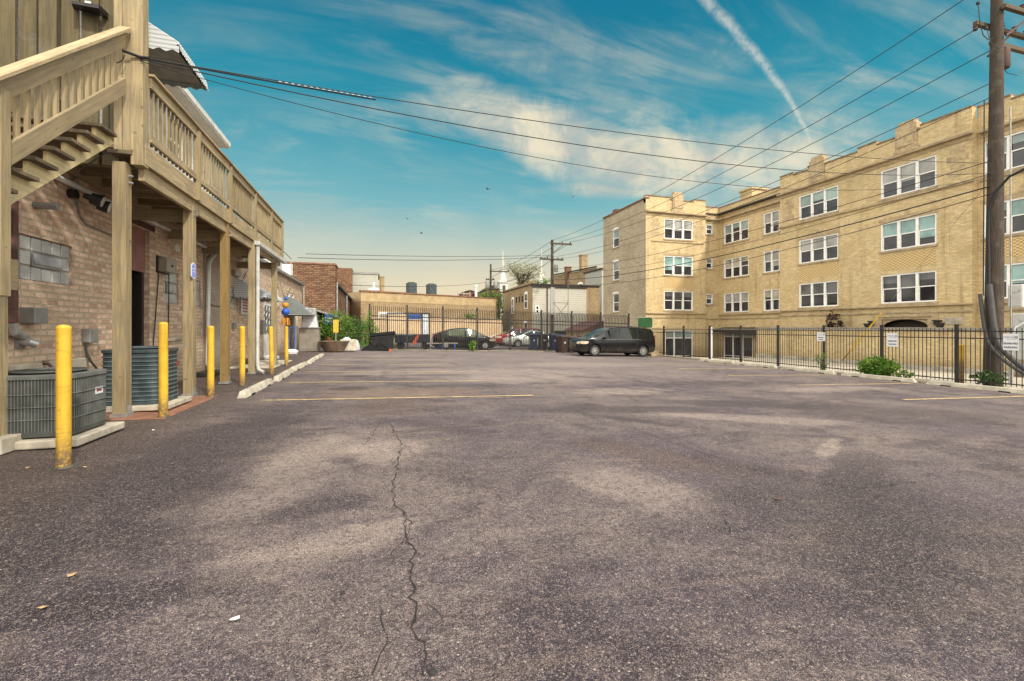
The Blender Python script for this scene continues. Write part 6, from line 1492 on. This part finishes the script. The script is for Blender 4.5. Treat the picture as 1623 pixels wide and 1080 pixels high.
# ================================================================== bins and clutter
def cart(label,x,y,rz,mat,h=1.12,group='wheeled bins behind the fence'):
    t0=thing('wheelie_bin',label,'bin',(x,y,gz(x)),rz,group); m=MB()
    def ring(w,d,z): return [(-w,-d,z),(w,-d,z),(w,d,z),(-w,d,z)]
    v=ring(.22,.24,.06)+ring(.27,.33,h-.12)+ring(.30,.36,h-.12)+ring(.30,.36,h-.05); m.add(v,[(0,1,2,3),(12,13,14,15)]+[(4*i+j,4*i+(j+1)%4,4*i+4+(j+1)%4,4*i+4+j) for i in range(3) for j in range(4)]); m.build('tub',mat,t0,local=True,bevel=.015)
    m=MB(); m.add([(-.31,-.38,h-.045),(.31,-.38,h-.045),(.31,.38,h-.045),(-.31,.38,h-.045),(-.26,-.3,h+.03),(.26,-.3,h+.03),(.26,.34,h+.05),(-.26,.34,h+.05)],[(0,1,2,3),(4,5,6,7),(0,1,5,4),(1,2,6,5),(2,3,7,6),(3,0,4,7)]); m.build('lid',mat,t0,local=True,bevel=.012)
    for s in (-.24,.24):
        m=MB(); m.lathe([(0,-.03),(.12,-.03),(.12,.03),(0,.03)],(s,.3,.12),'x',12); m.build('wheel',RUBBER,t0,local=True)
    m=MB(); m.tube([(-.24,.40,h-.1),(.24,.40,h-.1)],.02,6); m.build('handle',mat,t0,local=True)
    m=MB(); m.lathe([(0,0),(.08,0)],(0,-.305,h*.62),'y',12); m.build('emblem',SIGNW,t0,local=True)
    return t0
cart('blue wheeled bin with a round white mark, leftmost of the bins',10.75,30.9,R(-8),BINB,1.2)
cart('black wheeled bin next to the leftmost blue bin',11.55,31.1,R(5),BINK,1.2)
cart('blue wheeled bin just right of the slim pole',12.35,31.0,R(2),BINB,1.2)
cart('second blue wheeled bin, close to the brown bin',13.0,31.3,R(-3),BINB,1.15)
cart('brown wheeled bin in front of the minivan nose',11.75,27.9,R(10),BINBR,1.12)
cart('dark brown wheeled bin behind the minivan bonnet',12.55,28.2,R(-5),BINBR,1.1)
cart('third brown wheeled bin behind the minivan windscreen',13.4,28.1,R(4),BINBR,1.1)
gp_=thing('grey_panel_box','pale grey metal box with a cross braced face on the slim pole','box',(17.0,43.6,2.3)); m=MB(); m.box(17.2,18.9,43.4,43.6,2.2,3.9)
m=MB()
for a,b in (((17.3,43.4,2.0),(18.9,43.4,3.8)),((17.3,43.4,3.8),(18.9,43.4,2.0)),((17.3,43.4,2.0),(18.9,43.4,2.0)),((17.3,43.4,3.8),(18.9,43.4,3.8)),((18.9,43.4,2.0),(18.9,43.4,6.3))): m.bar(a,b,.05,.05)
m.build('brace_frame',GALV,gp_); m=MB(); m.box(17.12,17.5,43.55,43.75,2.6,5.4); m.build('pole_cover',WHITEM,gp_)
# steel cabinet with stacked tubs
sc_=thing('steel_cabinet','stainless steel cabinet against the wall at the far left end','cabinet',(-3.9,27.6,0)); x0,x1=-4.1,-3.1
m=MB(); m.box(-4.05,-3.05,26.7,27.5,.0,1.25); m.build('case',STEEL,sc_,bevel=.02); m=MB(); m.box(-4.0,-3.1,26.68,26.7,.1,1.2); m.build('door',STEEL,sc_); m=MB(); m.box(-4.12,-2.98,26.6,27.6,1.25,1.29); m.build('top',GALV,sc_)
tb=MB(); tb.add([(-3.95+a*.82,26.75+b*.7,1.29) for a,b in ((0,0),(1,0),(1,1),(0,1))]+[(-3.85+a*.62,26.82+b*.55,1.95) for a,b in ((0,0),(1,0),(1,1),(0,1))],[(0,1,2,3),(4,5,6,7)]+[(i,(i+1)%4,4+(i+1)%4,4+i) for i in range(4)]); tb.top('plastic_tub',PLASTW,'white plastic tub upside down on the steel cabinet','tub',bevel=.03)
tb=MB(); tb.box(-3.82,-3.22,26.85,27.35,1.955,2.35); tb.top('wire_crate',GALV,'greyish crate stacked on the white tub','crate',bevel=.03)
hd=thing('hand_truck','blue upright trolley by the steel cabinet','trolley',(-4.35,26.3,0)); m=MB(); m.tube([(-4.45,26.2,.05),(-4.4,26.25,1.3)],.025,6); m.tube([(-4.2,26.3,.05),(-4.2,26.33,1.3)],.025,6); m.tube([(-4.4,26.25,1.3),(-4.2,26.33,1.3)],.025,6); m.build('frame',BALB,hd); m=MB(); m.box(-4.5,-4.1,26.0,26.3,.03,.06); m.build('toe_plate',GALV,hd)
for s in (-4.5,-4.12):
    m=MB(); m.lathe([(0,-.03),(.1,-.03),(.1,.03),(0,.03)],(s,26.35,.1),'x',12); m.build('wheel',RUBBER,hd)
# planter and things around it
pl=thing('planter_tub','round brown planter tub by the ivy','planter',(-2.0,26.3,0)); m=MB(); m.lathe([(.0,0),(.52,0),(.74,.45),(.80,.55),(.72,.55),(.6,.42),(0,.42)],(-2.25,26.6,0),'z',20); m.build('tub',BROWNP,pl,smooth=True); m=MB(); m.lathe([(0,.43),(.62,.44),(0,.48)],(-2.25,26.6,0),'z',16); m.build('soil',EARTH,pl)
m=MB(); m.obox((-1.55,26.9,.31),(.42,.05,0),(-.03,.3,0),(0,0,.31)); m.top('concrete_trough',CONC,'grey concrete trough right of the round planter','trough',bevel=.03)
bush('flower','small red flowers in the round planter',(-2.55,26.5,.68),(.13,.13,.1),40,.04,paint('petal_red',(.5,.05,.04),.6,.2,6,dirt=0),51,'flower')
ys=thing('yellow_sign','upright yellow board sign beside the ivy','sign',(-2.1,27.2,0)); m=MB(); m.box(-2.37,-2.09,27.3,27.33,1.0,1.72); m.build('board',YELLOW,ys,bevel=.01); m=MB(); m.box(-2.25,-2.21,27.33,27.36,0,1.6); m.build('stake',GALV,ys)
# lean-to
lt2=thing('lean_to','sloping grey lean-to roof on a grey post in front of the brown brick wall','lean-to',(-3.5,32,0))
m=MB(); m.add([(-5.0,31.7,2.72),(-2.2,31.7,1.86),(-2.2,33.15,1.86),(-5.0,33.15,2.72),(-5.0,31.7,2.82),(-2.2,31.7,1.98),(-2.2,33.15,1.98),(-5.0,33.15,2.82)],[(0,1,2,3),(4,5,6,7),(0,1,5,4),(1,2,6,5),(2,3,7,6),(3,0,4,7)]); m.build('roof',GALV,lt2)
m=MB(); m.tube([(-2.3,31.8,0),(-2.3,31.8,1.9)],.06,8); m.build('post',GALV,lt2,smooth=True); m=MB(); m.box(-4.9,-2.2,31.75,31.85,1.62,1.72); m.build('tie_beam',BROWNP,lt2)
bs=thing('blue_sign','blue hanging sign with two white stripes under the lean-to','sign',(-2.9,31.4,1.3)); m=MB(); m.obox((-3.0,31.5,1.83),(.27,.0,-.04),(0,.015,0),(.05,0,.30)); m.build('panel',SIGNBL,bs); m=MB()
for z in (1.88,1.70): m.obox((-3.0,31.48,z),(.22,0,-.03),(0,.006,0),(0,0,.035))
m.build('lettering',SIGNW,bs)
# party decoration: plain hanging paper ball shapes
pb=thing('paper_decoration','hanging party decoration with an orange ball above a round blue ball by the far post','decoration',(-3.6,19.6,2.0))
def ball(c,r,mat,nm,sq=1.0):
    m=MB(); m.lathe([(r*math.sin(math.pi*i/10)+.0001,-r*sq*math.cos(math.pi*i/10)) for i in range(11)],c,'z',16); return m.build(nm,mat,pb,smooth=True)
cx,cz=onY(452.5,484,19.6)
ball((cx,19.6,cz),.125,BALO,'upper_ball',.85); ball((cx,19.6,cz-.26),.15,BALB,'lower_ball',.95); ball((cx+.03,19.6,cz+.26),.06,BALB,'top_ball'); m=MB()
for k in range(7):
    a=k*.9; m.bar((cx+.12*math.cos(a),19.6+.12*math.sin(a),cz-.5),(cx+.16*math.cos(a),19.6+.16*math.sin(a),cz-.78),.05,.012)
m.build('streamers',BALO,pb); m=MB(); m.tube([(cx,19.6,cz+.15),(cx-.2,19.6,cz+.9),(X0+.6,19.2,2.42)],.008,4); m.build('string',WIRE,pb)
m=MB(); a_=V((X0,19.9,0)); m.box(X0,X0+.14,20.8,21.2,1.05,1.6); m.top('gas_meter',GREYM,'grey gas meter on the wall behind the far bollard','meter',bevel=.03)
for k,(x,y,h,lab) in enumerate(((-4.2,20.8,.16,'white lump of snow-white sacking by the far door'),(-4.05,24.5,.22,'white sack on the walk near the steel cabinet'))):
    m=MB(); m.lathe([(0,0),(.3,.0),(.32,h*.5),(.2,h),(0,h*1.05)],(x,y,0),'z',12); r=random.Random(k)
    for v in m.v: v.x+=r.uniform(-.04,.04); v.y+=r.uniform(-.05,.05)
    m.top('sack',PLASTW,lab,'sack',smooth=True)
# white bags and buckets in front of the tarp heap
r=random.Random(8)
for k,(x,y,rr,h,lab) in enumerate(((-1.75,29.0,.34,.75,'tallest white bag left of the black tarp heap'),(-1.4,28.6,.26,.42,'round white bag in front of the tallest bag'),(-2.0,28.2,.22,.25,'low white bag by the trough'),(-1.25,29.3,.22,.6,'white bag nearest the black tarp heap'))):
    m=MB(); m.lathe([(0,0),(rr,0),(rr*1.08,h*.4),(rr*.7,h*.85),(rr*.25,h),(0,h*.98)],(x,y,gz(x)),'z',14)
    for v in m.v: v.x+=r.uniform(-.03,.03); v.y+=r.uniform(-.03,.03); v.z+=r.uniform(-.02,.02) if v.z>gz(x)+.05 else 0
    m.top('white_bag',PLASTW,lab,'bag','white bags',smooth=True)
th=MB(); n=9
vs=[]; cx,cy=-.15,28.5
for j in range(n):
    for i in range(n+5):
        a=-1+2*i/(n+4); b=-1+2*j/(n-1); hgt=.46*max(0,1-abs(a)**3)*(1-abs(b)**3)*(.8+.45*(a>.1))+r.uniform(-.05,.05)*(1-abs(a)); vs.append((cx+a*.8,cy+b*.7,gz(cx)+max(0,hgt)))
th.add(vs,[(j*(n+5)+i,j*(n+5)+i+1,(j+1)*(n+5)+i+1,(j+1)*(n+5)+i) for j in range(n-1) for i in range(n+4)]); th.top('tarp_heap',TARP,'heap under black tarp at the left end of the back fence','tarp')
dp=thing('dumpster','black waste container with sloping lid beside the tarp heap','dumpster',(1.15,28.6,0)); z=gz(1)
m=MB(); m.add([(.55,28.2,z+.12),(1.75,28.2,z+.12),(1.75,29.1,z+.12),(.55,29.1,z+.12),(.5,28.1,z+.85),(1.85,28.1,z+.98),(1.85,29.2,z+1.12),(.5,29.2,z+.98)],[(0,1,2,3),(4,5,6,7),(0,1,5,4),(1,2,6,5),(2,3,7,6),(3,0,4,7)]); m.build('tub',BINK,dp,bevel=.03); m=MB(); m.add([(.45,28.05,z+.88),(1.9,28.05,z+1.01),(1.9,29.25,z+1.15),(.45,29.25,z+1.01)]+[(.45,28.05,z+.92),(1.9,28.05,z+1.05),(1.9,29.25,z+1.19),(.45,29.25,z+1.05)],[(0,1,2,3),(4,5,6,7),(0,1,5,4),(1,2,6,5),(2,3,7,6),(3,0,4,7)]); m.build('lid',TARP,dp)
for x in (.7,1.6):
    m=MB(); m.box(x-.08,x+.08,28.15,28.3,z,z+.13); m.build('foot',ORANGE if x>1 else BINK,dp)
ub=thing('utility_trailer','dark blue box trailer end left of the black hatchback','trailer',(2.7,30.6,0)); z=gz(2.7)
m=MB(); m.box(1.95,4.2,30.2,31.4,z+.45,z+1.0); m.build('box',paint('trailer_blue',(.014,.016,.03),.45,.15,4,dirt=.3),ub,bevel=.02); m=MB(); m.box(1.95,3.1,30.15,30.2,z+.95,z+1.05); m.build('rim',GREYM,ub,bevel=.01)
m=MB(); m.prism([(3.0,30.14,z+.35),(3.2,30.14,z+.35),(3.5,30.14,z+.95),(3.3,30.14,z+.95)],(0,.03,0)); m.build('warning_stripe',ORANGE,ub)
for x in (2.3,3.9):
    m=MB(); m.lathe([(0,-.1),(.27,-.1),(.27,.1),(0,.1)],(x,30.4,z+.28),'y',16); m.build('wheel',RUBBER,ub)
tbz=thing('trestle_bench','low pale bench board on blue legs before the dark hatchback rear','bench',(4.2,30.0,0)); z=gz(4.2)
m=MB(); m.box(3.1,5.1,29.75,30.1,z+.42,z+.48); m.build('board',CONC,tbz)
for x in (3.3,4.9):
    m=MB(); m.box(x-.05,x+.05,29.8,30.05,z,z+.42); m.build('leg',BALB if x>4 else GALV,tbz)
m=MB(); m.lathe([(0,0),(.14,0),(.17,.3),(0,.3)],(4.0,29.9,z+.02),'z',12); m.top('blue_bucket',BALB,'blue bucket under the low bench','bucket',smooth=True)
dp.location.x-=.85; ub.location.x-=.85
# frame of a storage bay with blue banner
bf=thing('banner_frame','dark metal frame with a blue banner strip behind the back fence','frame',(4.1,33,0)); z=gz(4)
x0,_=onY(614,510,33.5); x1,_=onY(646,510,33.5); x2,_=onY(669,510,33.5); x3,_=onY(681,510,33.5); zt=onY(650,497,33.5)[1]
for x in (x0,x1,x2,x3):
    m=MB(); m.box(x-.05,x+.05,33.45,33.55,z,zt); m.build('upright',BLACKM,bf)
m=MB(); m.box(x0,x3,33.45,33.55,zt-.04,zt+.05); m.build('top_rail',BLACKM,bf)
m=MB(); m.box(x1+.06,x2-.06,33.48,33.5,zt-.42,zt-.06); m.build('banner',SIGNBL,bf); m=MB(); m.box(x0+.05,x1-.05,33.5,33.52,z+.5,zt-.1); m.build('cream_sheet',BEIGEC,bf); m=MB(); m.box(x2+.06,x3-.1,33.48,33.5,z+.4,zt-.06); m.build('pale_sheet',paint('pale_blue_sheet',(.62,.68,.76),.4,.1,3),bf)
# green board and steps behind the van
gb=thing('green_board','green rounded board in a pale frame behind the minivan roof','sign',(17.2,26.6,-.5)); 
c=V((17.15,26.6,1.62)); rt=V((math.cos(YAW+.2),-math.sin(YAW+.2),0)); up=V((0,0,1)); nr=V((-rt.y,rt.x,0))
def rrect(w,h,rad): return [c+rt*x+up*y for x,y in rsq(0,0,w,h,rad,4)]
m=MB(); m.prism(rrect(.46,.33,.1),tuple(nr*-.03)); m.build('panel',GREENB,gb); m=MB(); m.prism([p+nr*.006 for p in rrect(.49,.36,.12)],tuple(nr*.02)); m.build('frame',CONC,gb); m=MB(); q=c+rt*.40+nr*.02; m.tube([(q.x,q.y,-.5),(q.x,q.y,1.7)],.035,6); m.build('post',CONC,gb)
st=thing('concrete_steps','pinkish concrete steps behind the rear wheel of the minivan','steps',(17.4,25.6,-.5))
for i in range(3):
    m=MB(); m.box(16.5,17.25,24.9+i*.28,26.4,gz(17)+.17*i,gz(17)+.165*(i+1)); m.build('step',STONE,st,bevel=.015)
# birds
def bird(px,py,Y,label,rz):
    x,z=onY(px,py,Y); t0=thing('bird',label,'bird',(x,Y,z),rz,'birds in the sky'); s=.28
    m=MB(); m.lathe([(.001,-.55*s),(.07*s,-.5*s),(.17*s,-.1*s),(.15*s,.25*s),(.09*s,.45*s),(.02*s,.62*s)],(0,0,0),'y',8); m.build('body',BLACKM,t0,local=True,smooth=True)
    for k in (-1,1):
        m=MB(); m.add([(0.05*k*s,.2*s,.05*s),(.05*k*s,-.2*s,.05*s),(.7*k*s,-.1*s,.42*s),(.75*k*s,.22*s,.45*s),(1.45*k*s,-.15*s,.2*s)],[(0,1,2,3),(3,2,4)]); m.build('wing',BLACKM,t0,local=True)
for a in ((773,300,40,'dark bird with raised wings over the middle of the lot',.6),(908,312,45,'small dark bird between the clouds and the apartment roof',-.5),(646,347,50,'tiny dark bird left of the middle bird',.2),(668,370,52,'lowest tiny dark bird in the sky',1.2)): bird(*a)
# litter
r=random.Random(17)
lit=[(372,984,'white','white scrap of paper in the left foreground',.045),(115,914,'leaf','tan dead leaf at the far left foreground',.04),(67,966,'leaf','yellowish leaf nearest the left edge',.04),(1235,793,'twig','dark bent twig on the asphalt right of centre',.09),(253,823,'stone','small dark stone in the left foreground',.02),(243,782,'stone','dark pebble left of the two leaves',.018),(543,941,'stone','dark pebble near the long crack',.02),(134,742,'leaf','dry leaf beside the nearest bollard',.04),(44,743,'leaf','crumpled leaf left of the nearest bollard',.04),(243,683,'white','white scrap beside the taller condenser pad',.03),(686,1068,'stone','flat dark stone at the foot of the long crack',.03)]
for px,py,k,lab,s in lit:
    x,y=onG(px,py); z=gz(x)+.006; s*=.62; m=MB(); a=r.uniform(0,6)
    if k in('leaf','white'):
        n=7; m.add([(x,y,z+.012)]+[(x+s*(1.2 if k=='leaf' else 1)*math.cos(a+i*6.283/n)*r.uniform(.6,1),y+s*.8*math.sin(a+i*6.283/n)*r.uniform(.6,1),z+r.uniform(0,.012)) for i in range(n)],[(0,1+i,1+(i+1)%n) for i in range(n)]); mt=PLASTW if k=='white' else paint('dead_leaf',(.36,.25,.13),.8,.3,20)
    elif k=='stone': m.lathe([(0,0),(s,0),(s*.9,s*.5),(0,s*.7)],(x,y,z-.004),'z',7); mt=STONEK
    else: m.tube([(x-s,y,z+.01),(x-s*.2,y-.02,z+.012),(x+s*.3,y-.01,z+.015),(x+s,y+.03,z+.01)],.007,5); mt=RUST
    m.top({'leaf':'dead_leaf','white':'paper_scrap','stone':'pebble','twig':'twig'}[k],mt,lab,{'leaf':'leaf','white':'paper','stone':'pebble','twig':'twig'}[k],'litter on the asphalt')
sc.render.engine='CYCLES'
